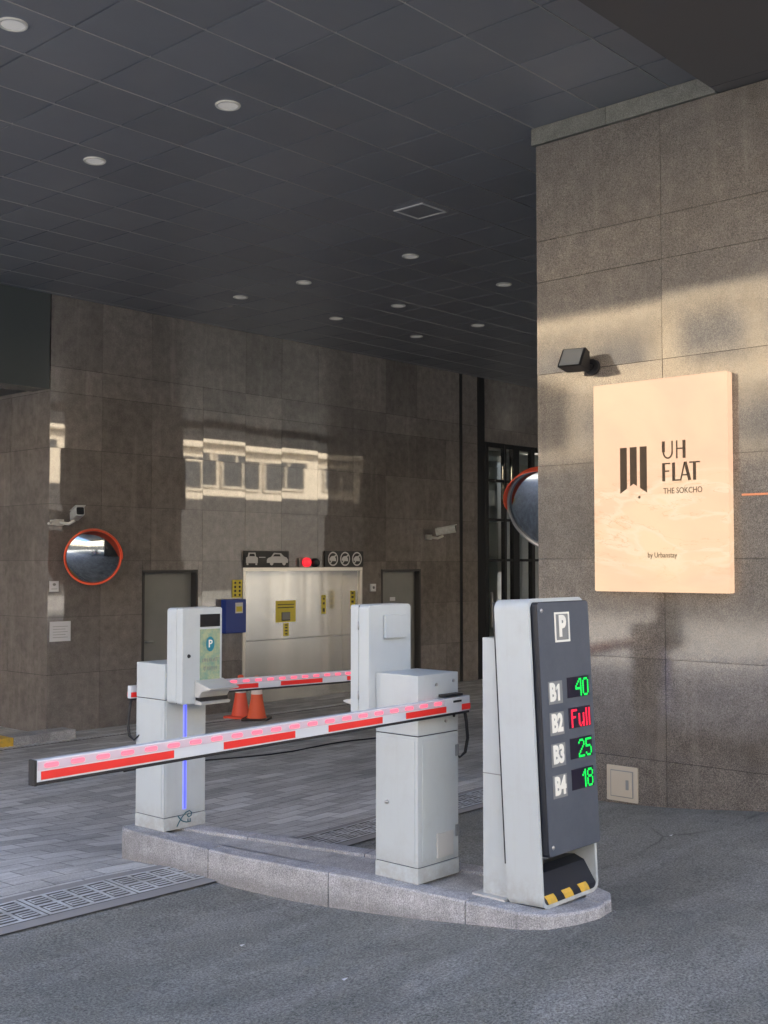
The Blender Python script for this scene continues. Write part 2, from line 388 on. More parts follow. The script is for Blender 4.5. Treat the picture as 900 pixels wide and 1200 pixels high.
# ------------------------------------------------------------------ panelled granite walls
def cells(us, vs, holes):
    out = []
    for i in range(len(us)-1):
        for j in range(len(vs)-1):
            rs = [(us[i], us[i+1], vs[j], vs[j+1])]
            for h in holes:
                nr = []
                for a, b, c, d in rs:
                    if h[1] <= a or h[0] >= b or h[3] <= c or h[2] >= d: nr.append((a, b, c, d)); continue
                    if h[0] > a: nr.append((a, h[0], c, d))
                    if h[1] < b: nr.append((h[1], b, c, d))
                    l, r = max(a, h[0]), min(b, h[1])
                    if h[2] > c: nr.append((l, r, c, h[2]))
                    if h[3] < d: nr.append((l, r, h[3], d))
                rs = nr
            out += rs
    return out
def panels(mb, cs, plane, pos, sign, gap=.004, tilt=.0040, vlo=.86, vhi=1.12, th=.03):
    """stone slabs with open joints; plane 'x' or 'y' at pos, facing sign; each sits a hair out of true"""
    for a, b, c, d in cs:
        if b - a < .02 or d - c < .02: continue
        a += gap/2; b -= gap/2; c += gap/2; d -= gap/2
        tu, tv = random.gauss(0, tilt*.5), random.gauss(0, tilt*.5)
        v = random.uniform(vlo, vhi)
        def P(u, w, back=0):
            off = (tu*(u-(a+b)/2) + tv*(w-(c+d)/2)) - back
            off = off * sign
            return (pos + off, u, w) if plane == 'x' else (u, pos + off, w)
        A = [P(a, c), P(b, c), P(b, d), P(a, d)]; B = [P(a, c, th), P(b, c, th), P(b, d, th), P(a, d, th)]
        flip = (sign > 0) == (plane == 'y')
        for q in ([A[0], A[1], A[2], A[3]], [A[0], B[0], B[1], A[1]], [A[1], B[1], B[2], A[2]], [A[2], B[2], B[3], A[3]], [A[3], B[3], B[0], A[0]]):
            mb.face(q if not flip else q[::-1], v)

ZC = 4.80
rows = [-.45, .31, .98, 1.65, 2.32, 2.985, 3.65, 3.95, ZC + .05]
colsx = [7.40, 8.12, 8.86, 9.69, 10.43, 11.10, 11.82, 12.56, 13.30, 14.04, 14.78, 15.135]
D1 = (8.735, 9.62, -.5, 1.532); D2 = (13.19, 14.13, -.5, 1.526); LIFT = (10.385, 12.755, -.5, 1.56)
GL = (15.83, 20.6, -.5, 3.71)
YB = 12.02
back = thing('granite_wall', 'long polished dark granite wall behind the barriers, with the lift and doors in it', 'wall', (7.4, YB, -.38))
inv = Matrix.Translation((-7.4, -YB, .38))
mb = MB(); cs = cells(colsx, rows, [D1, D2, LIFT]); panels(mb, cs, 'y', YB, -1, vlo=.80, vhi=1.16)
panels(mb, cells([15.215, 15.625], rows, []), 'y', YB, -1)
panels(mb, cells([15.83, 16.6, 17.4, 18.2, 19.0, 19.8, 20.6, 21.4, 22.2], [3.71, 3.95, ZC+.05], []), 'y', YB, -1)
panels(mb, cells([20.6, 21.4, 22.2], rows[:7], []), 'y', YB, -1)
mb.build('stone_cladding', 'granite', back, inv)
mb = MB()
for a, b, c, d in cells([7.42, 22.2], [-.6, ZC+.06], [D1, D2, LIFT, GL]): mb.box(a, b, YB+.031, YB+.30, c, d)
mb.build('wall_core', 'joint', back, inv)
mb = MB()   # side of the block, runs away along +Y at x = 7.4
panels(mb, cells([YB, 12.9, 13.8, 14.7, 15.6, 16.5, 17.4, 18.3, 19.2, 20.1, 21.0, 24.0], rows[:7] + [3.70], []), 'x', 7.40, -1)
mb.build('side_cladding', 'granite', back, inv)
MB().box(7.431, 7.60, YB+.31, 24, -.6, 3.9).build('side_core', 'joint', back, inv)
for x0, x1 in ((15.140, 15.210), (15.63, 15.825)):
    MB().box(x0, x1, YB-.004, YB+.03, -.5, ZC+.04, bev=.003).build('black_strip', 'alu', back, inv)

# dark fascia and recess to the left
fas = thing('entrance_fascia', 'dark metal fascia beam over the recess left of the granite wall', 'fascia', (2, YB, 3.67))
mb = MB(); mb.box(-6.5, 5.38, -.012, .35, 0, 1.2, bev=.004)
mb.build('fascia_panel', 'dark_metal', fas)
MB().box(-6.5, 5.38, .35, 12.0, .02, .10).build('recess_soffit', 'soffit', fas)
rw = thing('recess_wall', 'unseen end wall at the back of the left recess', 'wall', (0, 24, -.4))
MB().box(-9, 28, 0, .3, -.2, 4.5).build('wall_face', 'greyr', rw)

# right block with the lit sign
YE = 4.775; XR = 6.92
rb = thing('granite_pillar', 'broad rough granite pillar block at the right that carries the glowing sign', 'pillar', (XR, YE, 0))
inv = Matrix.Translation((-XR, -YE, 0))
rowsr = [-.4, .317, .985, 1.65, 2.318, 2.98, 3.655, 3.955, 4.665]
colsr = [-.9, .0, .95, 1.90, 2.84, 3.77, YE]
mb = MB(); panels(mb, cells(colsr, rowsr, []), 'x', XR, -1, gap=.003, tilt=.0045, vlo=.86, vhi=1.10)
mb.build('stone_cladding', 'granite_rough', rb, inv)
mb = MB(); panels(mb, cells([XR+.031, 7.8, 8.8, 9.8, 10.8, 11.8], rowsr[:-1] + [ZC+.04], []), 'y', YE, 1)
mb.build('rear_cladding', 'granite', rb, inv)
mb = MB(); mb.box(XR+.031, 11.8, -.9, YE-.031, -.5, ZC+.03); mb.build('pillar_core', 'joint', rb, inv)
mb = MB(); mb.box(XR-.018, XR+.03, 4.18, YE+.03, 4.672, ZC-.003, .95, bev=.002); mb.box(XR-.018, XR+.03, 3.36, 4.177, 4.672, ZC-.003, 1.06, bev=.002)
mb.build('top_trim', 'granite_trim', rb, inv)
MB().box(XR-.010, XR-.0045, -.5, 3.22, 2.045, 2.058).build('copper_strip', 'copper', rb, inv)

for i, (x0, x1, lab) in enumerate(((12.9, 15.0, 'square granite pillar hidden behind the sign block'), (20.4, 26, 'far granite block at the right end of the passage'))):
    t = thing('granite_pillar', lab, 'pillar', (x0, 3.6, 0))
    MB().box(0, x1-x0, 0, 1.2, -.5, ZC).build('stone_cladding', 'granite', t)
t = thing('sun_block_wall', 'unseen grey wall added at the far right to keep the sun out', 'wall', (28, 3.6, 0))
MB().box(0, .3, 0, 20, -.5, ZC).build('wall_face', 'greyr', t)  # unseen wall, added to stop sun entering under the building

# ceiling: tiles on a grid, lower soffit near the street
TP = .5445; TX0 = 4.255 - 11*TP; TY0 = 4.195
ce = thing('tiled_ceiling', 'dark grey square tile ceiling over the entrance', 'ceiling', (8, 8, ZC))
inv = Matrix.Translation((-8, -8, -ZC))
YS0 = 3.345
mb = MB(); mg = MB()
nx = 44;  lamps = [(3.451, 6.06), (5.074, 6.052), (5.087, 7.67), (8.879, 7.685), (10.498, 7.69), (8.915, 9.3), (10.506, 9.29), (12.09, 9.285), (8.91, 10.372), (10.52, 10.372), (12.109, 10.373)]
k = (ZC-CAMH)/(4.77-CAMH); lamps = [(x*k, y*k) for x, y in lamps]
TX0 *= 1; TP *= k; TX0 = 4.255*k - 11*TP; TY0 = 4.195*k
ycuts = [YS0] + [TY0 + TP*i for i in range(-1, 15) if TY0 + TP*i > YS0+.05 and TY0 + TP*i < YB-.03] + [YB-.003]
for i in range(nx):
    for j in range(len(ycuts)-1):
        a, b, c, d = TX0+TP*i, TX0+TP*(i+1), ycuts[j], ycuts[j+1]
        if a < 1.5: continue
        g_ = .0045; a += .007; b -= .007; c += g_; d -= g_
        tu, tv = random.gauss(0, .0016), random.gauss(0, .0016); v = random.uniform(.92, 1.08)
        def P(x, y, up=0): return (x, y, ZC + tu*(x-(a+b)/2) + tv*(y-(c+d)/2) + up)
        mb.face([P(a, c), P(a, d), P(b, d), P(b, c)], v)
        e = .006
        if i % 1 == 0 and j: mg.box(a-.007, b+.007, c-g_+.0005, c-.0012, ZC-.0035, ZC+.010)
        mb.face([P(a, c), P(b, c), P(b+e*.2, c-e*.2, .012), P(a-e*.2, c-e*.2, .012)], v)
        mb.face([P(b, d), P(a, d), P(a-e*.2, d+e*.2, .012), P(b+e*.2, d+e*.2, .012)], v)
        mb.face([P(a, d), P(a, c), P(a-e*.2, c-e*.2, .012), P(a-e*.2, d+e*.2, .012)], v)
        mb.face([P(b, c), P(b, d), P(b+e*.2, d+e*.2, .012), P(b+e*.2, c-e*.2, .012)], v)
mb.build('tile_field', 'ceil', ce, inv); mg.build('lit_edge_strips', 'tedge', ce, inv)
MB().box(1.5, 28, YS0, YB-.003, ZC+.014, ZC+.05).build('ceiling_backing', 'tgap', ce, inv)
so = thing('lower_soffit', 'plain dark lower soffit panel at the top right over the street edge', 'soffit', (8, 3.3, 4.668))
mb = MB()
for i in range(10): mb.box(-6.5+2.65*i+.003, -6.5+2.65*(i+1)-.003, -1.9, YS0-3.3, 0, .125, random.uniform(.95, 1.05))
mb.build('soffit_panel', 'soffit', so)
for i, (x, y) in enumerate(lamps):
    near = ['nearest the top left corner', 'largest one near the top centre-left', 'above the left wall, third from the camera', 'left one of the row past the hatch', 'right one of the row past the hatch',
            'left one in the middle row', 'middle one in the middle row', 'right one in the middle row', 'left one in the row nearest the granite wall', 'middle one in the row nearest the granite wall', 'right one in the row nearest the granite wall'][i]
    t = thing('ceiling_downlight', 'round white recessed ceiling downlight, ' + near, 'ceiling light', (x, y, ZC), group='round downlights in the tile ceiling')
    MB().lathe([(.070, .004), (.070, -.010), (.084, -.012), (.088, -.006), (.088, .002)], n=28).build('trim_ring', 'white2', t)
    MB().lathe([(0, -.009), (.035, -.0085), (.0695, -.006)], n=28).build('lens', 'lamp', t, recalc=False)
t = thing('ceiling_hatch', 'square ceiling access hatch with a pale frame', 'hatch', (7.785*k, 6.62*k, ZC-.002))
hs = .172
mb = MB()
hatch_done = 1
for a, b, c, d in ((-hs, hs, -hs, -hs+.022), (-hs, hs, hs-.022, hs), (-hs, -hs+.022, -hs+.022, hs-.022), (hs-.022, hs, -hs+.022, hs-.022)): mb.box(a, b, c, d, -.008, .0)
mb.build('frame', 'lamp2', t)
MB().box(-hs+.024, hs-.024, -hs+.024, hs-.024, -.004, .0).build('hatch_panel', 'ceil', t)
# unseen building mass above, sized to keep the sun off the entrance
up_ = thing('building', 'unseen upper storeys over the entrance, sized to block the sun', 'building', (8, 8, 4.9))
MB().box(-6.5, 22, -6.6, 24, -.04, 5).build('upper_storeys', 'greyr', up_)

# ------------------------------------------------------------------ buildings over the street (seen as reflections in the stone)
def street_building(loc, rot, L, H, m, lab, wz, seed):
    rnd = random.Random(seed)
    t = thing('street_building', lab, 'building', loc, (0, 0, rot))
    MB().box(-L/2, L/2, 0, 10, -1, H).build('wall', m, t)
    MB().box(-L/2, L/2, -.25, -.002, -1, 5.5).build('reflection_mask', 'darkgrey', t)  # dark band added so the bright facade reflection ends above it
    z = wz + 4.5
    while z < H - 2:
        x = -L/2 + 1.2
        while x < L/2 - 3:
            wdt = rnd.choice([1.8, 2.4, 3.0])
            wn = MB().box(x, x+wdt, -.03, -.005, z, z+1.5).build('window', 'winglass', t); mf = MB()
            for q in (x-.12, x+wdt*.5-.04, x+wdt): mf.box(q, q+.12, -.10, -.002, z-.1, z+1.6)
            mf.box(x, x+wdt, -.098, -.002, z-.12, z); mf.box(x, x+wdt, -.098, -.002, z+1.5, z+1.62)
            mf.build('window_frame', 'beige', wn)
            x += wdt + rnd.choice([.5, .9, 1.6])
        MB().box(-L/2, L/2, -.35, -.001, z+2.05, z+2.3).build('cornice', 'beige', t)
        z += 3.1
    return t
street_building((20, -27, 0), R(180), 90, 13, 'beige', 'long beige building across the street in front', 1.6, 3)
street_building((-24, 14, 0), R(90), 80, 12, 'tan', 'long tan building across the side street', 1.4, 5)

# ------------------------------------------------------------------ doors and lift
def steel_door(D, lab, plate=None):
    x0, x1, _, z1 = D; zb = gz((x0+x1)/2, YB) + .004
    t = thing('steel_door', lab, 'door', ((x0+x1)/2, YB, zb))
    hw = (x1-x0)/2; h = z1 - zb
    MB().box(-hw+.035, hw-.035, .10, .14, .005, h-.035, bev=.003).build('door_leaf', 'door', t)
    mb = MB(); mb.box(-hw+.002, -hw+.034, -.006, .16, 0, h-.002); mb.box(hw-.034, hw-.002, -.006, .16, 0, h-.002); mb.box(-hw+.034, hw-.034, -.006, .16, h-.034, h-.002)
    mb.build('door_frame', 'doorframe', t)
    mb = MB(); mb.tube([(-hw+.12, .10, 1.0), (-hw+.12, .05, 1.0), (-hw+.22, .05, 1.0)], .009); mb.build('door_handle', 'steel', t)
    if plate: MB().box(plate[0], plate[0]+.12, .094, .099, plate[1], plate[1]+.06).build('door_plate', 'paper', t)
    return t
steel_door(D1, 'plain grey steel door behind the ticket machine with the blue light')
steel_door(D2, 'grey steel door with a small white plate, right of the car lift', (-.16, 1.37))

lx0, lx1, _, lz1 = LIFT; lzb = -.36; YD = 12.395
lf = thing('car_lift', 'brushed stainless steel car lift door with yellow stickers, in the granite wall', 'car lift', ((lx0+lx1)/2, YB, lzb))
hw = (lx1-lx0)/2; h = lz1-lzb
mb = MB(); mb.box(-hw+.003, hw-.045, YD-YB+.002, YD-YB+.04, .885, h-.045, bev=.002); mb.build('upper_door_panel', 'stainless', lf)
mb = MB(); mb.box(-hw+.003, hw-.045, YD-YB-.012, YD-YB+.03, .0, .879, bev=.002); mb.build('lower_door_panel', 'stainless', lf)
mb = MB(); mb.box(hw-.042, hw-.004, .04, YD-YB+.05, 0, h-.045); mb.box(-hw+.0, -hw+.003, .04, YD-YB+.05, 0, h-.045); mb.box(-hw+.003, hw-.045, .04, YD-YB+.05, h-.043, h-.004)
mb.build('door_jamb', 'stainless', lf)
mb = MB(); mb.box(-hw+.002, -hw+.05, -.012, .038, 0, h-.052); mb.box(hw-.05, hw-.002, -.012, .038, 0, h-.052); mb.box(-hw+.002, hw-.002, -.014, .038, h-.05, h-.002)
mb.build('door_frame', 'frame_steel', lf)
def sticker(name, parent, x0, x1, y, z0, z1, m='ysign', bars=(), th=.004):
    o = MB().box(x0, x1, y-th, y, z0, z1, bev=.001).build(name, m, parent)
    if bars:
        mb = MB()
        for (a, b, c, d) in bars: mb.box(x0+(x1-x0)*a, x0+(x1-x0)*b, y-th-.0015, y-th-.0003, z0+(z1-z0)*c, z0+(z1-z0)*d)
        mb.build('print', 'ink', o)
    return o
YL = YD-YB+.001
cxl = (lx0+lx1)/2
s1 = sticker('warning_sticker', lf, 11.345-cxl, 11.735-cxl, YL, .765-lzb, 1.075-lzb, bars=((.08, .92, .80, .84), (.08, .9, .66, .70), (.28, .72, .06, .46)))
MB().box(11.465-cxl, 11.62-cxl, YL-.009, YL-.0065, .80-lzb, .905-lzb).build('photo', 'greyplate', lf)
s2 = sticker('warning_sticker', lf, 11.495-cxl, 11.60-cxl, YL, .565-lzb, .75-lzb, bars=((.3, .7, .1, .22), (.25, .75, .34, .46), (.3, .7, .58, .7), (.25, .75, .8, .9)))
s3 = sticker('warning_sticker', lf, 12.27-cxl, 12.36-cxl, YL, .86-lzb, 1.14-lzb, bars=((.3, .7, .1, .3), (.3, .7, .5, .62), (.3, .7, .75, .85)))
o = MB().box(hw-.046, hw-.0425, .10, .20, .93-lzb, 1.20-lzb).build('warning_sticker', 'ysign', lf)
mb = MB()
for q in (.0, .07, .14, .2): mb.box(hw-.048, hw-.0462, .125, .175, .95+q-lzb, .985+q-lzb)
mb.build('print', 'ink', o)

# pictogram boards on the lift head
def outline(name, parent, m, pts, y0, y1): MB().prism(pts, 'y', y0, y1).build(name, m, parent)
def ell(cx, cz, rx, rz, n=24): return [(cx+rx*math.cos(2*math.pi*i/n), cz+rz*math.sin(2*math.pi*i/n)) for i in range(n)]
b1 = thing('pictogram_board', 'black board with white car front and car side pictograms over the lift', 'sign', (10.80, YB-.012, 1.565))
MB().box(-.41, .42, -.02, .006, 0, .225, bev=.002).build('panel', 'board', b1)
mb = MB()
mb.prism([(-.38, .055), (-.17, .055), (-.17, .13), (-.20, .145), (-.215, .20), (-.335, .20), (-.35, .145), (-.38, .13)], 'y', -.024, -.0205)
mb.box(-.37, -.34, -.024, -.0205, .03, .054); mb.box(-.21, -.18, -.024, -.0205, .03, .054)
mb.build('car_front_pictogram', 'pict', b1)
mb = MB()
mb.prism([(0, .06), (.395, .06), (.40, .105), (.37, .135), (.32, .15), (.26, .195), (.13, .20), (.08, .145), (.02, .125), (0, .10)], 'y', -.024, -.0205)
mb.prism(ell(.085, .06, .034, .034), 'y', -.0265, -.0245); mb.prism(ell(.32, .06, .034, .034), 'y', -.0265, -.0245)
mb.build('car_side_pictogram', 'pict', b1)
MB().prism([(.11, .15), (.255, .15), (.235, .18), (.145, .18)], 'y', -.0265, -.0245).build('car_window', 'board', b1)
MB().box(-.145, -.03, -.024, -.0205, .13, .142).build('arrow', 'pict', b1)
MB().prism([(-.325, .15), (-.225, .15), (-.235, .185), (-.315, .185)], 'y', -.0265, -.0245).build('car_window', 'board', b1)
b2 = thing('pictogram_board', 'black board with three round prohibition pictograms over the lift', 'sign', (12.345, YB-.012, 1.568))
MB().box(-.405, .41, -.02, .006, 0, .232, bev=.002).build('panel', 'board', b2)
for cxp in (-.245, .01, .265):
    mb = MB(); n = 28
    for i in range(n):
        a0, a1 = 2*math.pi*i/n, 2*math.pi*(i+1)/n
        q = [(cxp+r*math.cos(a), -.024, .116+r*math.sin(a)) for r, a in ((.105, a0), (.105, a1), (.085, a1), (.085, a0))]
        mb.face(q[::-1]); 
    mb.prism([(cxp-.06, .06), (cxp-.045, .05), (cxp+.065, .165), (cxp+.05, .178)], 'y', -.024, -.0205)
    mb.prism([(cxp-.07, .09), (cxp+.065, .08), (cxp+.06, .125), (cxp+.02, .16), (cxp-.03, .155), (cxp-.07, .12)], 'y', -.0235, -.0203)
    mb.build('round_pictogram', 'pict', b2)
# signal lamps
t = thing('signal_lamp', 'small two-lamp signal over the lift, red lamp lit and the other dark', 'signal light', (11.62, YB-.012, 1.565))
MB().box(-.19, .17, -.03, .005, 0, .13, bev=.006).build('housing', 'greyplate', t)
MB().lathe([(0, .13), (.045, .125), (.066, .09), (.07, .0)], n=20).build('red_lens', 'redlamp', t, Matrix.Translation((-.085, -.03, .068)) @ Matrix.Rotation(R(90), 4, 'X') @ Matrix.Scale(.6, 4, (0, 0, 1)))
MB().lathe([(0, .13), (.045, .125), (.062, .09), (.066, .0)], n=20).build('dark_lens', 'darkedge', t, Matrix.Translation((.085, -.03, .062)) @ Matrix.Rotation(R(90), 4, 'X') @ Matrix.Scale(.6, 4, (0, 0, 1)))
# things on the back wall
t = thing('hose_cabinet', 'bright blue cover box with a yellow label, left of the lift', 'box', (10.20, YB-.006, .92))
MB().box(-.195, .165, -.10, 0, -.235, .215, bev=.008).build('cover', 'blue', t)
MB().box(-.03, .10, -.104, -.1005, .03, .17).build('label_sheet', 'paper', t); MB().box(-.015, .085, -.107, -.1045, .05, .12).build('label_patch', 'ysign', t)
t = thing('warning_sticker', 'yellow warning plate with dark symbols, above the blue box', 'sign', (10.285, YB-.006, 1.155))
MB().box(-.085, .085, -.008, 0, 0, .24, bev=.001).build('plate', 'ysign', t)
mb = MB()
for i in range(4):
    for q in (-.05, .03): mb.prism(ell(q+.01, .035+.055*i, .018, .017, 10), 'y', -.0105, -.0085)
mb.build('print', 'ink', t)
t = thing('call_button', 'small white call button box between the lift and the right door', 'button', (12.98, YB-.006, 1.19))
MB().box(-.055, .055, -.03, 0, 0, .115, bev=.004).build('housing', 'paper', t); MB().lathe([(0, .012), (.02, .01), (.022, 0)], n=14).build('button', 'greyplate', t, Matrix.Translation((0, -.03, .06)) @ Matrix.Rotation(R(90), 4, 'X'))
t = thing('wall_notice', 'small white notice plate just under the orange mirror', 'sign', (7.475, YB-.006, 1.285))
MB().box(-.06, .06, -.008, 0, 0, .125, bev=.001).build('plate', 'paper', t)
mb = MB(); mb.prism(ell(0, .085, .022, .016, 12), 'y', -.0105, -.0085); mb.box(-.04, .04, -.0105, -.0085, .03, .036); mb.build('print', 'greyplate', t)
t = thing('wall_notice', 'white paper notice with faint lines, low on the granite wall at left', 'sign', (7.565, YB-.006, .70))
MB().box(-.14, .14, -.005, 0, 0, .235).build('sheet', 'paper', t)
mb = MB()
for i in range(5): mb.box(-.10, .10-.03*(i % 2), -.0068, -.0053, .045+.032*i, .05+.032*i)
mb.build('print', 'greyplate', t)

def cctv(loc, lab, yaw, scale=1., dx=.38):
    t = thing('security_camera', lab, 'security camera', loc, group='security cameras on the granite wall')
    MB().box(-.06*scale, .06*scale, -.05*scale, 0, -.04*scale, .04*scale, bev=.006).build('wall_plate', 'white2', t)
    mb = MB(); mb.tube([(0, -.04, 0), (.02, -.20, -.02), (.06*scale, -.28*scale, .02)], .020*scale, 10); mb.build('bracket', 'white2', t)
    m4 = Matrix.Translation((.08*scale, -.30*scale, .10*scale)) @ Matrix.Rotation(yaw, 4, 'Z') @ Matrix.Rotation(R(-10), 4, 'X')
    b = MB().prism(rrect(-.055*scale, .055*scale, -.055*scale, .06*scale, .02*scale), 'y', -.17*scale, .15*scale, bev=.004).build('camera_body', 'white', t, m4)
    MB().box(-.062*scale, .062*scale, -.20*scale, .12*scale, .061*scale, .068*scale, bev=.002).build('sun_shield', 'white2', b)
    MB().prism(rrect(-.045*scale, .045*scale, -.045*scale, .047*scale, .016*scale), 'y', -.176*scale, -.1705*scale).build('lens_window', 'blackgloss', b)
    return t
cctv((7.52, YB, 2.10), 'white bullet security camera above the orange convex mirror', R(-20), .95)
cctv((14.30, YB, 2.04), 'small bullet security camera beside the black strip, right of the lift', R(35), 1.0)
t = thing('junction_box', 'small white conduit box on the wall corner left of the security camera', 'conduit box', (7.43, YB-.004, 2.10))
mb = MB(); mb.box(-.02, .10, -.05, 0, -.03, .03, bev=.005); mb.tube([(-.02, -.03, 0), (-.12, -.14, -.02)], .015, 8); mb.build('housing', 'white2', t)

# convex mirrors
def convex_mirror(loc, nrm, rad, lab, wall, rimm='orange', roll=0, he=.13):
    hood = True
    t = thing('convex_mirror', lab, 'mirror', loc, group='orange rimmed convex mirrors')
    q = Vector(nrm).normalized().to_track_quat('Z', 'Y').to_matrix().to_4x4() @ Matrix.Rotation(roll, 4, 'Z')
    Rr = rad / math.sin(R(26)); prof = []
    for i in range(13):
        a = R(26) * i / 12; prof.append((Rr*math.sin(a), Rr*(math.cos(a)-math.cos(R(26)))))
    MB().lathe(prof, n=48).build('mirror_face', 'mirror', t, q, recalc=False)
    MB().lathe([(rad*.985, .004), (rad*1.0, .018), (rad*1.045, .016), (rad*1.06, 0), (rad*1.04, -.03), (rad*.9, -.055), (0, -.07)], n=48).build('rim', rimm, t, q)
    if hood:
        mb = MB(); n = 22; prev = None
        for i in range(n+1):
            a = R(90-62) + R(124)*i/n; ext = he*math.sin(math.pi*i/n)**.6
            c_, s_ = math.cos(a), math.sin(a)
            cur = [(rad*1.05*c_, rad*1.05*s_, 0), (rad*1.07*c_, rad*1.07*s_, ext+.012), (rad*1.085*c_, rad*1.085*s_, ext+.010), (rad*1.08*c_, rad*1.08*s_, -.01)]
            if prev:
                for k_ in range(4): mb.face([prev[k_], cur[k_], cur[(k_+1) % 4], prev[(k_+1) % 4]])
            prev = cur
        mb.build('hood', 'orange', t, q, recalc=True)
    w_ = Vector(wall) - Vector(loc); n_ = Vector(nrm).normalized() * -.06
    mb = MB(); mb.tube([tuple(n_), tuple(n_*1.8), tuple(w_*.8), tuple(w_)], .018, 10); mb.build('bracket', 'steel', t)
    return t
convex_mirror((7.77, 11.66, 1.69), (-.50, -.84, -.16), .315, 'round convex traffic mirror with bright orange rim on the left granite wall', (7.72, YB, 1.60), roll=R(-32))
convex_mirror((7.51, 5.07, 2.03), (-.90, -.12, -.50), .345, 'convex mirror half hidden behind the edge of the granite pillar', (7.75, YE, 2.05), rimm='steel', roll=R(24), he=.075)

# glazed entrance at far right
ge = thing('glazed_entrance', 'black framed glass doors and panes at the far end of the granite wall', 'glass door', (15.83, YB, -.33))
Wd, Hh = 4.77, 3.71+.33
mb = MB()
for x0, x1 in ((.0, .10), (.56, .62), (.82, 1.0), (1.38, 1.48), (2.4, 2.5), (3.4, 3.5), (4.67, 4.77)): mb.box(x0+.001, x1, -.01, .08, 0, Hh-.002, bev=.004)
xs_ = [(.10, .56), (.62, .82), (1.0, 1.38), (1.48, 2.4), (2.5, 3.4), (3.5, 4.67)]
for z0 in (3.39-.03, 2.68, 1.98, Hh-.082):
    for a, b in xs_: mb.box(a, b, .0, .07, z0, z0+.045 if z0 < Hh-.1 else z0+.08)
mb.build('frame', 'alu', ge)
for a, b in xs_:
    MB().box(a, b, .03, .038, 0.05, Hh-.1).build('glass_pane', 'glass', ge)
mb = MB(); mb.box(.13, .17, -.05, -.01, .85, 1.45, bev=.004); mb.build('pull_handle', 'steel', ge)
mb = MB(); mb.box(.0, Wd, .9, 1.0, 0, Hh); mb.box(.0, Wd, .2, .9, Hh-.3, Hh-.2)
mb.build('lobby_wall', 'glassint', ge)
MB().box(.16, .42, .10, .11, 2.95, 3.22).build('posted_sheet', 'paper', ge)
MB().box(.12, .54, .12, .13, 1.99, 2.66).build('window_blind', 'greyplate', ge)
for a, b, c, d in ((.12, .54, 2.74, 3.34), (1.02, 1.36, .1, 3.3), (1.5, 2.4, .1, 3.6)): MB().box(a, b, .30, .31, c, d).build('window_blind', 'paper', ge)

# ------------------------------------------------------------------ illuminated sign on the pillar
sg = thing('illuminated_sign', 'glowing peach wall sign reading UH FLAT THE SOKCHO on the granite pillar', 'sign', (XR-.005, 3.786, 2.134))
MB().box(-.005, .0, -.47, .47, -.67, .67).build('backing', 'darkedge', sg)
MB().prism(rrect(-.512, .470, -.705, .705, .012, 4), 'x', -.075, -.006, bev=.004).build('sign_face', 'signface', sg)
XF = -.0765
def barsx(name, polys, m, parent):     # polys: outlines in (u right, v up) seen from the front
    mb = MB()
    for p in polys: mb.prism([(-u, v) for u, v in p], 'x', XF-.003, XF+.0005)
    return mb.build(name, m, parent)
# emblem: three dark bars cut by a roof shape at the bottom
e0, e1, et, eb = -.262, -.062, .262, -.045
bw = .050; gp = (e1-e0-3*bw)/2; mid = (e0+e1)/2
def roofz(u): return eb + .062*(1-abs(u-mid)/((e1-e0)/2))
for i in range(3):
    a = e0+i*(bw+gp); b = a+bw
    pl = [(a, et), (b, et), (b, roofz(b))] + ([(mid, roofz(mid))] if a < mid < b else []) + [(a, roofz(a))]
    barsx('emblem_bar', [pl], 'brown', sg)
barsx('emblem_dot', [[(mid+.043+.008*math.cos(t), eb-.03+.009*math.sin(t)) for t in [2*math.pi*i/12 for i in range(12)]]], 'brown', sg)
th, tn = .020, .009
def bar(x0, z0, x1, z1, wd):
    d = Vector((x1-x0, z1-z0)).normalized(); n_ = Vector((-d.y, d.x))*wd/2
    return [(x0+n_.x, z0+n_.y), (x0-n_.x, z0-n_.y), (x1-n_.x, z1-n_.y), (x1+n_.x, z1+n_.y)]
def arc(cx, cz, rx, rz, a0, a1, wd, n=10):
    out = []
    for i in range(n):
        t0, t1 = R(a0+(a1-a0)*i/n), R(a0+(a1-a0)*(i+1)/n)
        out.append([(cx+(rx+s*wd/2)*math.cos(t), cz+(rz+s*wd/2)*math.sin(t)) for s, t in ((1, t0), (1, t1), (-1, t1), (-1, t0))])
    return out
LX = .050; Z1, Z0 = .285, .168
barsx('letter_u', [bar(LX+.012, Z1, LX+.012, Z0+.045, th)] + arc(LX+.0435, Z0+.045, .0315, .040, 180, 360, .010) + [bar(LX+.075, Z1, LX+.075, Z0+.045, tn)], 'brown', sg)
barsx('letter_h', [bar(LX+.108, Z1, LX+.108, Z0, tn), bar(LX+.111, .232, LX+.150, .232, tn), bar(LX+.160, Z1, LX+.160, Z0, th)], 'brown', sg)
Z1, Z0 = .142, .022
barsx('letter_f', [bar(LX+.012, Z1, LX+.012, Z0, th), bar(LX+.022, Z1-.0045, LX+.060, Z1-.0045, tn), bar(LX+.022, .088, LX+.052, .088, tn)], 'brown', sg)
barsx('letter_l', [bar(LX+.084, Z1, LX+.084, Z0, th), bar(LX+.094, Z0+.0045, LX+.128, Z0+.0045, tn)], 'brown', sg)
barsx('letter_a', [bar(LX+.133, Z0, LX+.163, Z1, tn), bar(LX+.1665, Z1, LX+.198, Z0, th), bar(LX+.148, .058, LX+.178, .058, tn)], 'brown', sg)
barsx('letter_t', [bar(LX+.232, Z1-.009, LX+.232, Z0, th), bar(LX+.196, Z1-.0045, LX+.270, Z1-.0045, tn)], 'brown', sg)
text('small_lettering', 'THE SOKCHO', .055, 'brown', sg, at(XF-.001, -(LX+.147), -.043, FACE_NX), .001, sx=.80)
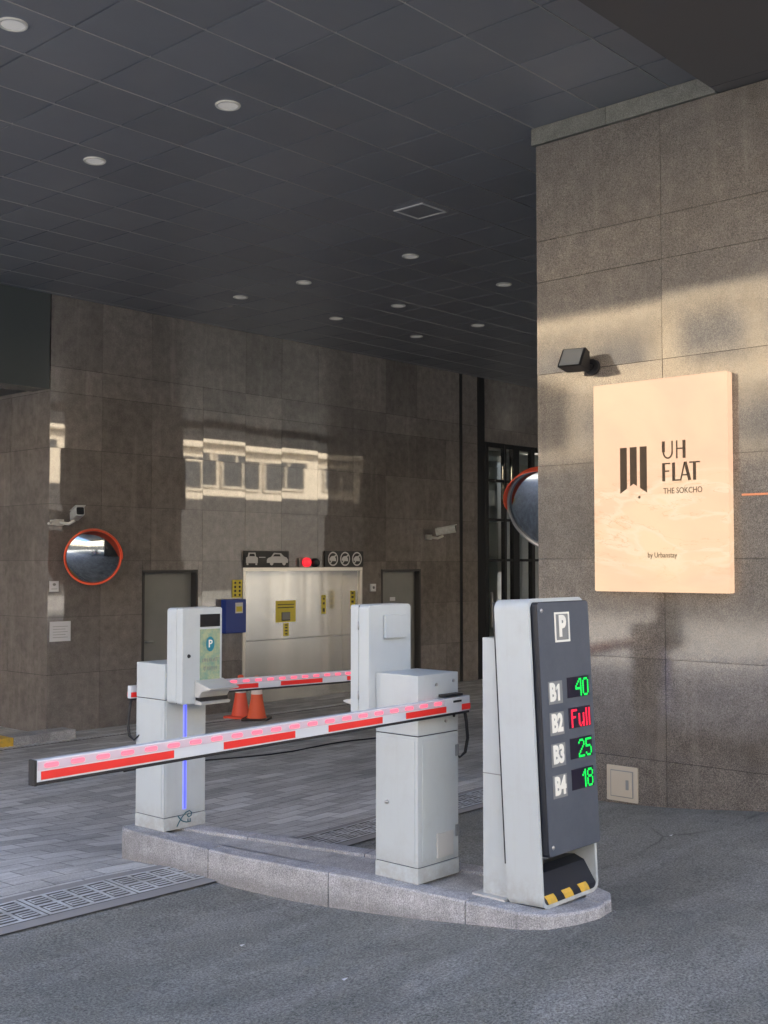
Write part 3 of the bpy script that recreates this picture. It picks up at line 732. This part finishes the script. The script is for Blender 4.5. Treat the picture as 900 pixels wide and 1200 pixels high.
text('small_lettering', 'by Urbanstay', .050, 'brown', sg, at(XF-.001, -.045, -.462, FACE_NX), .001, sx=.80)

# floodlight
fl = thing('floodlight', 'small black wedge-shaped floodlight above the glowing sign', 'wall lamp', (XR, 4.30, 2.985))
MB().prism(ell(0, 0, .055, .055, 20), 'x', -.03, -.004).build('wall_mount', 'black', fl)
MB().tube([(-.03, 0, 0), (-.10, .02, .0)], .018).build('arm', 'black', fl)
m4 = Matrix.Translation((-.16, .05, .03)) @ Matrix.Rotation(R(14), 4, 'Z')
hd = MB().prism([(-.13, -.055), (.075, -.065), (.065, .07), (-.015, .085)], 'y', -.085, .085, bev=.006).build('lamp_head', 'black', fl, m4)
mb = MB(); mb.face([(-.134, -.07, -.048), (-.026, -.07, .08), (-.026, .07, .08), (-.134, .07, -.048)][::-1]); mb.build('lamp_glass', 'greyplate', hd)
# access panel low on the pillar
ap = thing('access_panel', 'small cream access panel low on the granite pillar beside the road', 'access panel', (XR-.004, 4.095, .135))
MB().prism(rrect(-.118, .118, -.118, .118, .006, 3), 'x', -.014, 0, bev=.003).build('frame', 'cream', ap)
MB().box(-.022, -.0145, -.080, .080, -.083, .083, bev=.002).build('door_leaf', 'cream', ap)
MB().box(-.0245, -.0145, -.086, .086, -.089, .089).build('gap', 'greyplate', ap).location = (.006, 0, 0)
MB().box(-.028, -.0225, -.055, -.035, -.035, .03, bev=.002).build('latch', 'greyplate', ap)

# ------------------------------------------------------------------ drain channel
dr = thing('drain_channel', 'long iron grated drain between the asphalt and the block paving', 'drain', (4, DN, -.03))
def strip(name, y0, y1, dz, m, x0=-8, x1=14, thick=.0):
    xs = np.arange(x0, x1+.01, .25); mb = MB()
    for a, b in zip(xs, xs[1:]):
        mb.face([(a-4, y0-DN, gz(a, y0)+dz+.03), (b-4, y0-DN, gz(b, y0)+dz+.03), (b-4, y1-DN, gz(b, y1)+dz+.03), (a-4, y1-DN, gz(a, y1)+dz+.03)])
    return mb.build(name, m, dr)
strip('pit', DN, DF, .004, 'pit')
strip('edge_stone', DN, DN+.085, .010, 'sill'); strip('edge_stone', DF-.075, DF, .010, 'sill')
gl = .5; x = -6.0
while x < 13.5:
    mb = MB(); y0, y1 = DN+.09, DF-.08
    def gb(a, b, c, d, dz=.012):
        mb.face([(a-4, c-DN, gz(a, c)+dz+.03), (b-4, c-DN, gz(b, c)+dz+.03), (b-4, d-DN, gz(b, d)+dz+.03), (a-4, d-DN, gz(a, d)+dz+.03)])
    ym = (y0+y1)/2
    for c, d in ((y0, y0+.022), (ym-.012, ym+.012), (y1-.022, y1)): gb(x+.004, x+gl-.004, c, d)
    nb = 4
    for c, d in ((y0+.022, ym-.012), (ym+.012, y1-.022)):
        for i in range(nb+1):
            q = x+.004+(gl-.008-.022)*i/nb; gb(q, q+.022, c, d)
        for i in range(nb):
            q0 = x+.026+(gl-.030)*i/nb+.003; q1 = q0+(gl-.03)/nb-.028
            for f_ in (.22, .48, .74):
                yy = c+(d-c)*f_; gb(q0+.012, q1, yy-.007, yy+.009)
            gb(q0+.004, q0+.014, c+.02, d-.02)
    mb.build('grate', 'iron', dr); x += gl
# second, thin drain along the granite wall
d2 = thing('drain_channel', 'thin slotted drain running along the foot of the granite wall at left', 'drain', (7, 11.2, -.34))
mb = MB()
for a in np.arange(-4, 6.9, .05): mb.box(a, a+.025, -.09, .09, gz(7+a, 11.2)+.34+.006, gz(7+a, 11.2)+.34+.010)
mb.build('grate', 'iron', d2)
mb = MB()
for a in np.arange(-4, 6.9, .5): mb.face([(a, -.11, gz(7+a, 11.09)+.3455+.001), (a+.5, -.11, gz(7.5+a, 11.09)+.3465), (a+.5, .11, gz(7.5+a, 11.31)+.3465), (a, .11, gz(7+a, 11.31)+.3465)])
mb.build('pit', 'pit', d2)

# kerb with yellow paint by the left recess
kb = thing('kerb', 'low stone kerb with one yellow painted end, at the foot of the left wall', 'kerb', (6.4, 11.42, -.36))
MB().box(-1.6, .18, -.10, .16, -.05, .115, bev=.012).build('painted_stone', 'yellow', kb)
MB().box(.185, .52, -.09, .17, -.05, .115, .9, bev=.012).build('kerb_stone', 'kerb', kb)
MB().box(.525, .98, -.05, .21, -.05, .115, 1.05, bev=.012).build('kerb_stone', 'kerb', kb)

# ------------------------------------------------------------------ traffic island
ZT = .12
near = [(3.945, 5.595), (3.912, 5.55), (3.905, 5.47), (3.915, 5.05), (3.935, 4.624), (3.99, 4.21), (4.055, 3.817), (4.092, 3.37), (4.122, 2.96), (4.175, 2.845), (4.29, 2.775), (4.43, 2.745), (4.56, 2.765), (4.66, 2.83), (4.705, 2.93),
        (4.70, 3.12), (4.655, 3.45), (4.535, 4.10), (4.40, 4.70), (4.275, 5.262), (4.245, 5.50), (4.21, 5.58), (4.15, 5.61), (4.02, 5.61)]
isl = thing('traffic_island', 'raised pale granite kerb island that carries both barriers and the parking sign', 'traffic island', (4.2, 4.2, 0))
def offs(poly, d):
    n = len(poly); out = []
    for i in range(n):
        p0, p1, p2 = Vector(poly[i-1]), Vector(poly[i]), Vector(poly[(i+1) % n])
        a = (p1-p0).normalized(); b = (p2-p1).normalized(); t_ = (a+b).normalized(); n_ = Vector((-t_.y, t_.x))
        out.append(tuple(p1 + n_*d))
    return out
def dense(poly, st=.06):
    out = []
    for i in range(len(poly)):
        a, b = Vector(poly[i]), Vector(poly[(i+1) % len(poly)]); k_ = max(1, int((b-a).length/st))
        out += [tuple(a + (b-a)*q/k_) for q in range(k_)]
    return out
dn = dense(near); inn = offs(dn, .115)
# orientation check: offset must go inward
cx_ = sum(p[0] for p in dn)/len(dn); 
if abs(inn[0][0]-cx_) > abs(dn[0][0]-cx_) + .05: inn = offs(dn, -.115)
L_ = 0; cuts = [0]; acc = 0
joints_y = None
for i in range(len(dn)):
    acc += (Vector(dn[(i+1) % len(dn)])-Vector(dn[i])).length
    if acc > .74: cuts.append(i+1); acc = 0
cuts.append(len(dn))
if len(dn) - cuts[-2] < 4: cuts.pop(-2)
for a, b in zip(cuts, cuts[1:]):
    idx = [i % len(dn) for i in range(a, b+1)]
    O = [Vector(dn[i]) for i in idx]; I = [Vector(inn[i]) for i in idx]
    for P_ in (O, I):
        P_[0] = P_[0] + (P_[1]-P_[0]).normalized()*.003; P_[-1] = P_[-1] + (P_[-2]-P_[-1]).normalized()*.003
    mb = MB(); v = random.uniform(.88, 1.08); e = .010
    def mid_(o, i_, f_): return o + (i_-o)*f_
    f1 = e/.115
    cols = []
    for o, i_ in zip(O, I):
        zb = gz(o.x, o.y) - .05
        cols.append([(o.x, o.y, zb), (o.x, o.y, ZT-e), (*mid_(o, i_, f1*.35), ZT-e*.3), (*mid_(o, i_, f1), ZT), (*mid_(o, i_, 1-f1*.5), ZT), (i_.x, i_.y, ZT-.004), (i_.x, i_.y, ZT-.07)])
    cols = [[(x-4.2, y-4.2, z) for x, y, z in c] for c in cols]
    for c0, c1 in zip(cols, cols[1:]):
        for q in range(6): mb.face([c0[q], c1[q], c1[q+1], c0[q+1]], v)
    mb.face(cols[0], v); mb.face(cols[-1], v)
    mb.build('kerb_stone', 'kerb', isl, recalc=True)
mb = MB(); ring = offs(inn, .0)
mb.face([(x-4.2, y-4.2, ZT-.016) for x, y in inn]); o = mb.build('concrete_bed', 'lamp2bed', isl)

# ------------------------------------------------------------------ barrier gates with ticket machines
def gate(lab, loc, rot, P):
    """local frame: arm on the -Y side reaching towards -X; ticket head on the +Y side"""
    t = thing('parking_barrier', lab, 'parking barrier', loc, (0, 0, rot), group='barrier gates on the island')
    W2, D2_, H, SE = P['w']/2, P['d']/2, P['h'], P['seam']
    cab = MB().box(-W2, W2, -D2_, D2_, .075, SE-.003, bev=.004).build('cabinet', 'white', t)
    MB().box(-W2-.002, W2+.002, -D2_-.002, D2_+.002, 0, .072, bev=.004).build('plinth', 'white', t)
    MB().box(-W2, W2, -D2_, D2_, SE+.001, H, bev=.004).build('lid', 'white', t)
    mb = MB(); mb.box(-W2+.004, W2-.004, -D2_+.004, D2_-.004, SE-.004, SE+.002); mb.box(-W2+.004, W2-.004, -D2_+.004, D2_-.004, .071, .076); mb.build('seam', 'darkedge', t)
    # door panels proud on -X and -Y faces
    if P['front']:
        MB().box(-W2-.0035, -W2+.001, -D2_+.018, D2_-.018, .095, SE-.02, bev=.0015).build('door_leaf', 'white', t)
        MB().box(-W2+.03, W2-.014, -D2_-.0035, -D2_+.001, .095, SE-.018, bev=.0015).build('door_leaf', 'white', t)
        MB().lathe([(0, .012), (.008, .011), (.010, 0)], n=14).build('lock', 'steel', cab, Matrix.Translation((-W2-.004, .055, .36)) @ Matrix.Rotation(R(-90), 4, 'Y'))
        for z in (.60, .215): MB().box(W2-.030, W2-.008, -D2_-.012, -D2_-.004, z-.035, z+.02, bev=.002).build('hinge', 'greyplate', cab)
        MB().box(W2-.175, W2-.055, -D2_-.014, -D2_-.004, .10, .215, bev=.004).build('vent_cover', 'white2', cab)
        mb = MB()
        for x, z in ((W2-.035, .82), (W2-.035, .78)): mb.lathe([(0, 0), (0, 0)]) if False else mb.prism(ell(x, z-.02, .008, .008, 10), 'y', -D2_-.004, -D2_+.001)
        mb.build('bolt_holes', 'ink', t)
        mb = MB()
        for x, z in ((W2-.10, .74), (W2-.04, H-.04), (W2-.17, H-.05)): mb.lathe([(0, .008), (.008, .006), (.010, 0)], n=10)if False else mb.prism(ell(x, z, .007, .007, 10), 'y', -D2_-.008, -D2_+.001)
        mb.build('bolts', 'steel', t)
    else:
        MB().box(-W2+.014, W2-.014, D2_-.001, D2_+.003, .095, SE-.02, bev=.0015).build('door_leaf', 'white', t)
        MB().box(W2-.001, W2+.003, -D2_+.018, D2_-.018, .095, SE-.02, bev=.0015).build('door_leaf', 'white', t)
    # arm
    az, ah, yf = P['az'], P['ah'], -D2_-.022
    xr, xl = W2+P['tail'], -W2-P['reach']
    sl = P['slope']
    am4 = Matrix.Translation((xr, yf, az)) @ Matrix.Rotation(sl, 4, 'Y')
    Lm = xr-xl
    arm = MB().box(-Lm, 0, -.034, -.0, -ah/2, ah/2, bev=.003).build('arm', 'film', t, am4)
    MB().box(-Lm-.004, 0, -.030, -.006, -ah/2-.012, -ah/2-.0005, bev=.002).build('rubber_edge', 'black', arm)
    MB().box(-Lm-.010, -Lm-.0005, -.037, .002, -ah/2-.012, ah/2+.003, bev=.002).build('end_cap', 'black', arm)
    for side in (-1, 1):
        y0, y1 = (-.0365, -.0345) if side < 0 else (.0005, .0025)
        MB().box(-Lm+.004, -P['led0'], y0, y1, .004, ah/2-.004).build('led_housing', 'ledstrip', arm)
        for a, b in P['red']: MB().box(-b, -a, y0, y1, -ah/2+.007, -.001).build('red_stripe', 'red', arm)
    n = P['nled']
    for side in (-1, 1):
        for i in range(n):
            x = -P['led0']-.05 - (Lm-.004-P['led0']-.10)*i/(n-1)
            y0, y1 = (-.0405, -.0367) if side < 0 else (.0027, .0060)
            MB().prism(rrect(x-.027, x+.027, ah*.14, ah*.36, .007, 2), 'y', y0, y1).build('led_light', 'led', arm)
    MB().box(-.13, -.07, -.0385, -.0345, ah*.16, ah*.30, bev=.001).build('handle_slot', 'ink', arm)
    # mounting bracket and cable
    mb = MB(); mb.box(W2-.155, W2-.025, -D2_-.050, -D2_-.003, az+ah/2+.003, az+ah/2+.014, bev=.002); mb.build('arm_bracket', 'black', t)
    MB().prism(ell(W2-.09, az, .045, .030, 20), 'y', -D2_-.022, -D2_+.002).build('arm_hub', 'steel', t)
    x_, y_ = xr-.012, yf-.012
    zz = az-ah/2
    MB().tube([(x_, y_, zz-.01), (x_+.012, y_, zz-.06), (x_+.026, y_+.004, zz-.14), (x_+.026, y_+.02, zz-.21), (x_+.008, y_+.04, zz-.235), (x_-.012, y_+.07, zz-.20), (x_-.03, y_+.10, zz-.13), (W2-.004, -D2_+.10, zz-.03)], [.008, .008, .008, .008, .006, .004, .004, .004], 8).build('cable', 'black', t)
    # ticket machine head on the +Y face; display looks to +Y
    hx0, hx1, hy, hz0, hz1 = P['hx0'], P['hx1'], P['hd'], P['hz0'], P['hz1']
    y0 = D2_+.002; y1 = D2_+hy
    head = MB().prism(rrect(hx0, hx1, hz0, hz1, .022, 5), 'y', y0, y1-.055, bev=.003).build('ticket_machine', 'white', t)
    MB().prism(rrect(hx0, hx1, hz0, hz1, .012, 4), 'y', y1-.053, y1, bev=.004).build('machine_door', 'white', head)
    mb = MB(); mb.box(hx0+.003, hx1-.003, y1-.056, y1-.052, hz0+.003, hz1-.003); mb.build('seam', 'darkedge', head)
    for z in (hz0+.16, hz1-.10): MB().tube([(hx0-.002, y1-.054, z-.02), (hx0-.002, y1-.054, z+.02)], .004, 8).build('hinge', 'steel', head)
    MB().box(hx0+.10, hx0+.255, y0-.02, y0-.0035, hz1-.165, hz1-.05, bev=.004).build('rear_cover', 'white', head)
    # display side
    MB().box(-P['dx1'], -P['dx0'], y1+.0005, y1+.004, P['dz0'], P['dz1'], bev=.001).build('display', 'blackgloss', head)
    sc = MB().box(-P['dx1'], -P['dx0'], y1+.0005, y1+.004, P['sz0'], P['sz1'], bev=.001).build('screen', 'screen', head)
    MB().lathe([(0, .006), (.009, .006), (.011, 0)], n=16).build('lock', 'ink', head, Matrix.Translation((P['lkx'], y1, P['lkz'])) @ Matrix.Rotation(R(-90), 4, 'X'))
    FPY = Matrix.Rotation(R(180), 4, 'Z') @ FACE_NY
    sx = -(P['dx0']+P['dx1'])/2; sz = P['sz1']-.085
    MB().prism(ell(sx, sz, .030, .042, 24), 'y', y1+.0042, y1+.0052).build('disc', 'tealdisc', sc)
    text('symbol', 'P', .060, 'ivory', sc, at(sx, y1+.0058, sz, FPY), .0004, .001)
    text('print', 'UH FLAT', .030, 'door', sc, at(sx, y1+.0046, sz-.090, FPY), .0004, .0004)
    text('print', '주차정산', .028, 'door', sc, at(sx, y1+.0046, sz-.140, FPY), .0004, .0002)
    # tray under the screen
    lz = P['lz']
    xa, xb = -P['dx1']-.03, -P['dx0']+.035
    sh = MB().prism([(y1, lz-.045), (y1+.035, lz-.045), (y1+.06, lz-.012), (y1+.135, lz+.004), (y1+.14, lz+.012), (y1+.06, lz+.03), (y1, lz+.05)], 'x', xa, xb, bev=.005).build('card_tray', 'white2', head)
    MB().prism([(y1+.002, lz-.085), (y1+.055, lz-.085), (y1+.065, lz-.07), (y1+.002, lz-.06)], 'x', xa, xb, bev=.003).build('tray_lip', 'white2', head)
    MB().prism([(y1+.002, lz-.06), (y1+.045, lz-.07), (y1+.045, lz-.046), (y1+.002, lz-.046)], 'x', xa+.006, xb-.006).build('slot', 'ink', head)
    # blue light on the +Y cabinet face and printed mark
    bx = P['bx']
    MB().box(bx-.013, bx+.013, D2_+.0035, D2_+.0055, P['bz0'], hz0-.01).build('light_halo', 'blue_halo', t)  # wider glowing strip paints the halo around the blue light
    MB().box(bx-.006, bx+.006, D2_+.0058, D2_+.0078, P['bz0']+.004, hz0-.01).build('blue_light', 'blue_led', t)
    ly = D2_+.0045
    mb = MB(); cxm, czm = bx+.004, P['bz0']-.055
    def cv(pts, r): mb.tube([(cxm-u, ly, czm+w_) for u, w_ in pts], r, 6)
    cv([(-.040, .022), (-.022, .0), (-.005, -.012), (.02, -.02), (.05, -.02)], .0032)
    cv([(-.048, -.035), (-.03, -.008), (-.01, .015), (.015, .035), (.04, .042), (.055, .03), (.052, .012), (.035, .006), (.025, .018), (.035, .028)], .0032)
    cv([(.030, -.002), (.030, -.016)], .003); cv([(.046, -.002), (.046, -.016)], .003)
    mb.build('printed_mark', 'teal', t)
    return t
# unit in front: cabinet corner (4.155,3.55)
red1 = []
gate('white barrier gate in the foreground, its striped arm reaching left across the whole island', (4.307, 3.688, ZT), 0,
     dict(w=.304, d=.268, h=.970, seam=.686, front=True, az=.822, ah=.072, tail=.022, reach=2.035, slope=R(-.55), led0=.20, nled=21,
          red=((.0, .065), (.185, .475), (.635, .975), (1.17, 1.55), (1.79, 2.345)),
          hx0=-.199, hx1=.110, hd=.125, hz0=.70, hz1=1.297, dx0=-.06, dx1=.08, dz0=1.14, dz1=1.22, sz0=.83, sz1=1.125, lkx=.10, lkz=1.0, lz=.80, bx=.0, bz0=.10))
gate('white barrier gate at the left end with a ticket screen and vertical blue light', (4.154, 5.427, ZT), R(180),
     dict(w=.296, d=.262, h=.932, seam=.732, front=False, az=.757, ah=.072, tail=.022, reach=2.05, slope=R(-1.1), led0=.20, nled=21,
          red=((.0, .065), (.185, .475), (.635, .975), (1.17, 1.55), (1.79, 2.345)),
          hx0=-.149, hx1=.134, hd=.141, hz0=.715, hz1=1.249, dx0=-.012, dx1=.131, dz0=1.141, dz1=1.212, sz0=.833, sz1=1.128, lkx=.089, lkz=.982, lz=.795, bx=.005, bz0=.106))
# ------------------------------------------------------------------ parking sign
ps = thing('parking_sign', 'tall leaning parking sign with green and red space counts for B1 to B4', 'parking sign', (4.206, 2.89, ZT), (R(-3.05), 0, 0))
PW, PH, PD = .452, 1.345, .185
outer = rrect(0, PW, 0, PH, .045, 6); innr = rrect(.016, PW-.016, .016, PH-.016, .032, 6)
mb = MB(); n = len(outer)
for i in range(n):
    j = (i+1) % n
    o0, o1, i0, i1 = outer[i], outer[j], innr[i], innr[j]
    mb.face([(o0[0], 0, o0[1]), (i0[0], 0, i0[1]), (i1[0], 0, i1[1]), (o1[0], 0, o1[1])])
    mb.face([(o0[0], PD, o0[1]), (o1[0], PD, o1[1]), (i1[0], PD, i1[1]), (i0[0], PD, i0[1])])
    f = mb.face([(o0[0], 0, o0[1]), (o1[0], 0, o1[1]), (o1[0], PD, o1[1]), (o0[0], PD, o0[1])]); f.smooth = True
    f = mb.face([(i0[0], 0, i0[1]), (i0[0], PD, i0[1]), (i1[0], PD, i1[1]), (i1[0], 0, i1[1])]); f.smooth = True
mb.build('shell', 'white', ps, recalc=True)
MB().box(.017, PW-.017, .10, .16, .22, PH-.018).build('inner_box', 'white', ps)
pn = MB().prism(rrect(.022, PW-.014, .222, PH-.016, .018, 4), 'y', -.030, .03, bev=.003).build('panel', 'darkedge', ps)
MB().prism(rrect(.026, PW-.018, .226, PH-.020, .016, 4), 'y', -.0335, -.0302).build('panel_face', 'charcoal', pn)
YF = -.0338
DOT = {'4': ['00011', '00101', '01001', '10001', '11111', '00001', '00001', '00001'],
 '0': ['01110', '10001', '10001', '10001', '10001', '10001', '10001', '01110'],
 'F': ['1111', '1000', '1000', '1110', '1000', '1000', '1000', '1000'],
 'u': ['0000', '0000', '1001', '1001', '1001', '1001', '1011', '0101'],
 'l': ['1', '1', '1', '1', '1', '1', '1', '1'],
 '2': ['01110', '10001', '00001', '00010', '00100', '01000', '10000', '11111'],
 '5': ['11111', '10000', '10000', '11110', '00001', '00001', '10001', '01110'],
 '1': ['001', '011', '101', '001', '001', '001', '001', '001'],
 '8': ['01110', '10001', '10001', '01110', '10001', '10001', '10001', '01110']}
def pz(py): return (1068-py)/ (1068-703) * 1.345     # rough pixel rows to local height
for x, z in ((.055, PH-.055), (.055, .262), (PW-.045, PH-.055)):
    if x > .3: continue
    MB().lathe([(0, .004), (.007, .0035), (.010, 0)], n=14).build('screw', 'steel', pn, Matrix.Translation((x, YF, z)) @ Matrix.Rotation(R(90), 4, 'X'))
# P sign
px0, px1, pz0, pz1 = .150, .268, 1.146, 1.280
mb = MB()
for a, b, c, d in ((px0, px1, pz0, pz0+.009), (px0, px1, pz1-.009, pz1), (px0, px0+.009, pz0+.009, pz1-.009), (px1-.009, px1, pz0+.009, pz1-.009)): mb.box(a, b, YF-.003, YF, c, d)
mb.build('symbol_border', 'ivory', pn)
MB().box(px0+.010, px1-.010, YF-.0015, YF, pz0+.010, pz1-.010).build('symbol_plate', 'greyplate', pn)
text('symbol', 'P', .125, 'ivory', pn, at((px0+px1)/2, YF-.0025, (pz0+pz1)/2, FACE_NY), .001, .006, sx=.85)
for i, (a, b, m_) in enumerate((('B1', '40', 'green'), ('B2', 'Full', 'redtxt'), ('B3', '25', 'green'), ('B4', '18', 'green'))):
    z = .926 - .1365*i
    pl = MB().box(.075, .185, YF-.002, YF, z-.050, z+.050, bev=.001).build('level_plate', 'greyplate', pn)
    if a == 'B1':
        text('level_name', 'B', .105, 'ivory', pl, at(.106, YF-.003, z-.001, FACE_NY), .001, .005, sx=.80)
        MB().prism([(.146, z-.037), (.160, z-.037), (.160, z+.037), (.150, z+.037), (.134, z+.022), (.134, z+.010), (.146, z+.018)], 'y', YF-.004, YF-.0021).build('level_number', 'ivory', pl)
    else: text('level_name', a, .105, 'ivory', pl, at(.130, YF-.003, z-.001, FACE_NY), .001, .005, sx=.78)
    sc = MB().box(.225, .405, YF-.002, YF, z-.034, z+.058, bev=.001).build('led_display', 'ledbg', pn)
    rows_ = [''.join(DOT[ch][q] + '0' for ch in b)[:-1] for q in range(8)]
    nc = len(rows_[0]); pw, ph = .0098 if b != 'Full' else .0118, .0102
    xr_ = .398; mb = MB()
    for q, row in enumerate(rows_):
        for c_, bit in enumerate(row):
            if bit == '1':
                x_ = xr_ - (nc-c_)*pw; z_ = z + .050 - (q+1)*ph
                mb.box(x_+.0003, x_+pw-.0003, YF-.0032, YF-.0021, z_+.0005, z_+ph-.0005)
    mb.build('digits', m_, sc)
# sloping foot with hazard marks
ft = MB().prism([(.002, .006), (.165, .006), (.165, .150), (.11, .155), (.06, .135), (.012, .055), (.002, .04)], 'x', .018, PW-.018, bev=.002).build('foot_cover', 'darkedge', ps)
for q in (.055, .185, .315):
    mb = MB()
    s0 = Vector((0, .0015, .0225)); 
    pts = [(q, -.0022, .010), (q+.070, -.0022, .010), (q+.050, -.0022, .040), (q-.020, -.0022, .040)]
    mb.face([(x, y+.003, z) for x, y, z in pts])
    mb.face([(q-.020, .0008, .040), (q+.050, .0008, .040), (q+.042, .0085, .0555), (q-.028, .0085, .0555)])
    mb.build('hazard_mark', 'yellow', ft)
post = MB().prism([(PD+.016, 0), (.352, 0), (.352, 1.16), (PD+.076, 1.16)], 'x', .04, .30, bev=.003).build('rear_post', 'white', ps, Matrix.Rotation(R(3.05), 4, 'X'))
MB().box(.0385, .3015, PD+.05, .3535, .545, .549).build('seam', 'greyplate', post)
MB().box(.0, .34, PD+.02, .385, .0, .008).build('base_plate', 'white2', post)
MB().box(-.001, PW+.001, PD+.001, PD+.007, .18, PH-.01, bev=.001).build('back_panel', 'darkedge', ps)

# ------------------------------------------------------------------ traffic cones
def cone(loc, lab, m, hgt=.50, lean=0, rz=0):
    t = thing('traffic_cone', lab, 'traffic cone', loc, (lean, 0, rz), group='orange traffic cones by the lift')
    MB().prism(rrect(-.165, .165, -.165, .165, .04, 4), 'z', 0, .028, bev=.004).build('base', 'black' if m == 'coned2' else m, t)
    h = hgt
    MB().lathe([(.125, .028), (.115, .045), (.11-.07*.45, h*.45)], n=28).build('cone_body', m, t)
    MB().lathe([(.1105-.07*.45, h*.45), (.11-.07*.80, h*.80)], n=28).build('cone_body', m, t)
    MB().lathe([(.11-.07*.60+.004, h*.60), (.11-.07*.84+.004, h*.84)], n=28).build('reflective_band', 'conewhite', t)
    MB().lathe([(.11-.07*.80, h*.80), (.036, h), (.020, h+.01), (0, h+.01)], n=28).build('cone_tip', m, t)
    return t
cone((9.70, 11.25, gz(9.7, 11.25)+.006), 'bright orange traffic cone, left one of the pair before the lift', 'coned', .53, rz=R(10))
cone((9.60, 10.83, gz(9.6, 10.85)+.006), 'dull orange traffic cone with black base, right one of the pair', 'coned2', .53, rz=R(35))
# loose cable on the paving
mb = MB(); pts = []
for i in range(14):
    x = 6.0 + i*.28; y = 8.5 - .05*i + .10*math.sin(i*.9); pts.append((x-7, y-8.4, gz(x, y)+.20-.0+.012))
mb.tube(pts, .007, 6); o = mb.build('ground_cable', 'black'); o.location = (7, 8.4, -.20); tag(o, 'thin black cable lying across the block paving behind the arm', 'cable')
# small litter
for i, (x, y, lab) in enumerate(((3.38, 3.9, 'tiny white paper scrap on the asphalt left of the island'), (6.1, 3.3, 'tiny pale scrap on the asphalt near the access panel'), (3.3, 3.2, 'tiny white scrap on the dark asphalt in front of the island'))):
    mb = MB(); mb.face([(-.012, -.008, .004), (.014, -.006, .009), (.010, .012, .003), (-.009, .009, .006)]); mb.face([(.014, -.006, .009), (.022, .004, .004), (.010, .012, .003)])
    o = mb.build('paper_scrap', 'paper'); o.location = (x, y, gz(x, y)+.002); tag(o, lab, 'litter')

# loose grit swept against the kerb and scattered on the asphalt
rg = random.Random(11); mb = MB()
def pebble(x, y, r_):
    z = gz(x, y); a = rg.random()*6.28; q = [rg.uniform(.6, 1.1)*r_ for _ in range(5)]
    ps_ = [(x-4+q[i]*math.cos(a+1.2566*i), y-3+q[i]*math.sin(a+1.2566*i), z+.0005) for i in range(5)]
    tp = (x-4, y-3, z+r_*.75)
    for i in range(5): mb.face([ps_[i], ps_[(i+1) % 5], tp], rg.uniform(.5, 1.3))
nearp = [p for p in dn if p[1] < 5.3 and p[0] < 4.75]
for _ in range(1100):
    p = rg.choice(nearp); i = dn.index(p); a = Vector(dn[i-1]); b = Vector(dn[(i+1) % len(dn)]); t_ = (b-a).normalized(); nn = Vector((t_.y, -t_.x))
    c_ = Vector((4.3, 4.1)); nn = nn if (Vector(p)-c_).dot(nn) > 0 else -nn
    d_ = abs(rg.gauss(0, .035))+.004; q = Vector(p)+nn*d_+t_*rg.uniform(-.03, .03)
    pebble(q.x, q.y, rg.uniform(.0015, .0050))
for _ in range(700): pebble(rg.uniform(2, 6.8), rg.uniform(1.6, 4.7), rg.uniform(.0015, .0042)) 
o = mb.build('loose_grit', 'sill'); o.location = (4, 3, 0); o['kind'] = 'stuff'; o['label'] = 'fine loose grit swept against the kerb and over the asphalt'; o['category'] = 'grit'
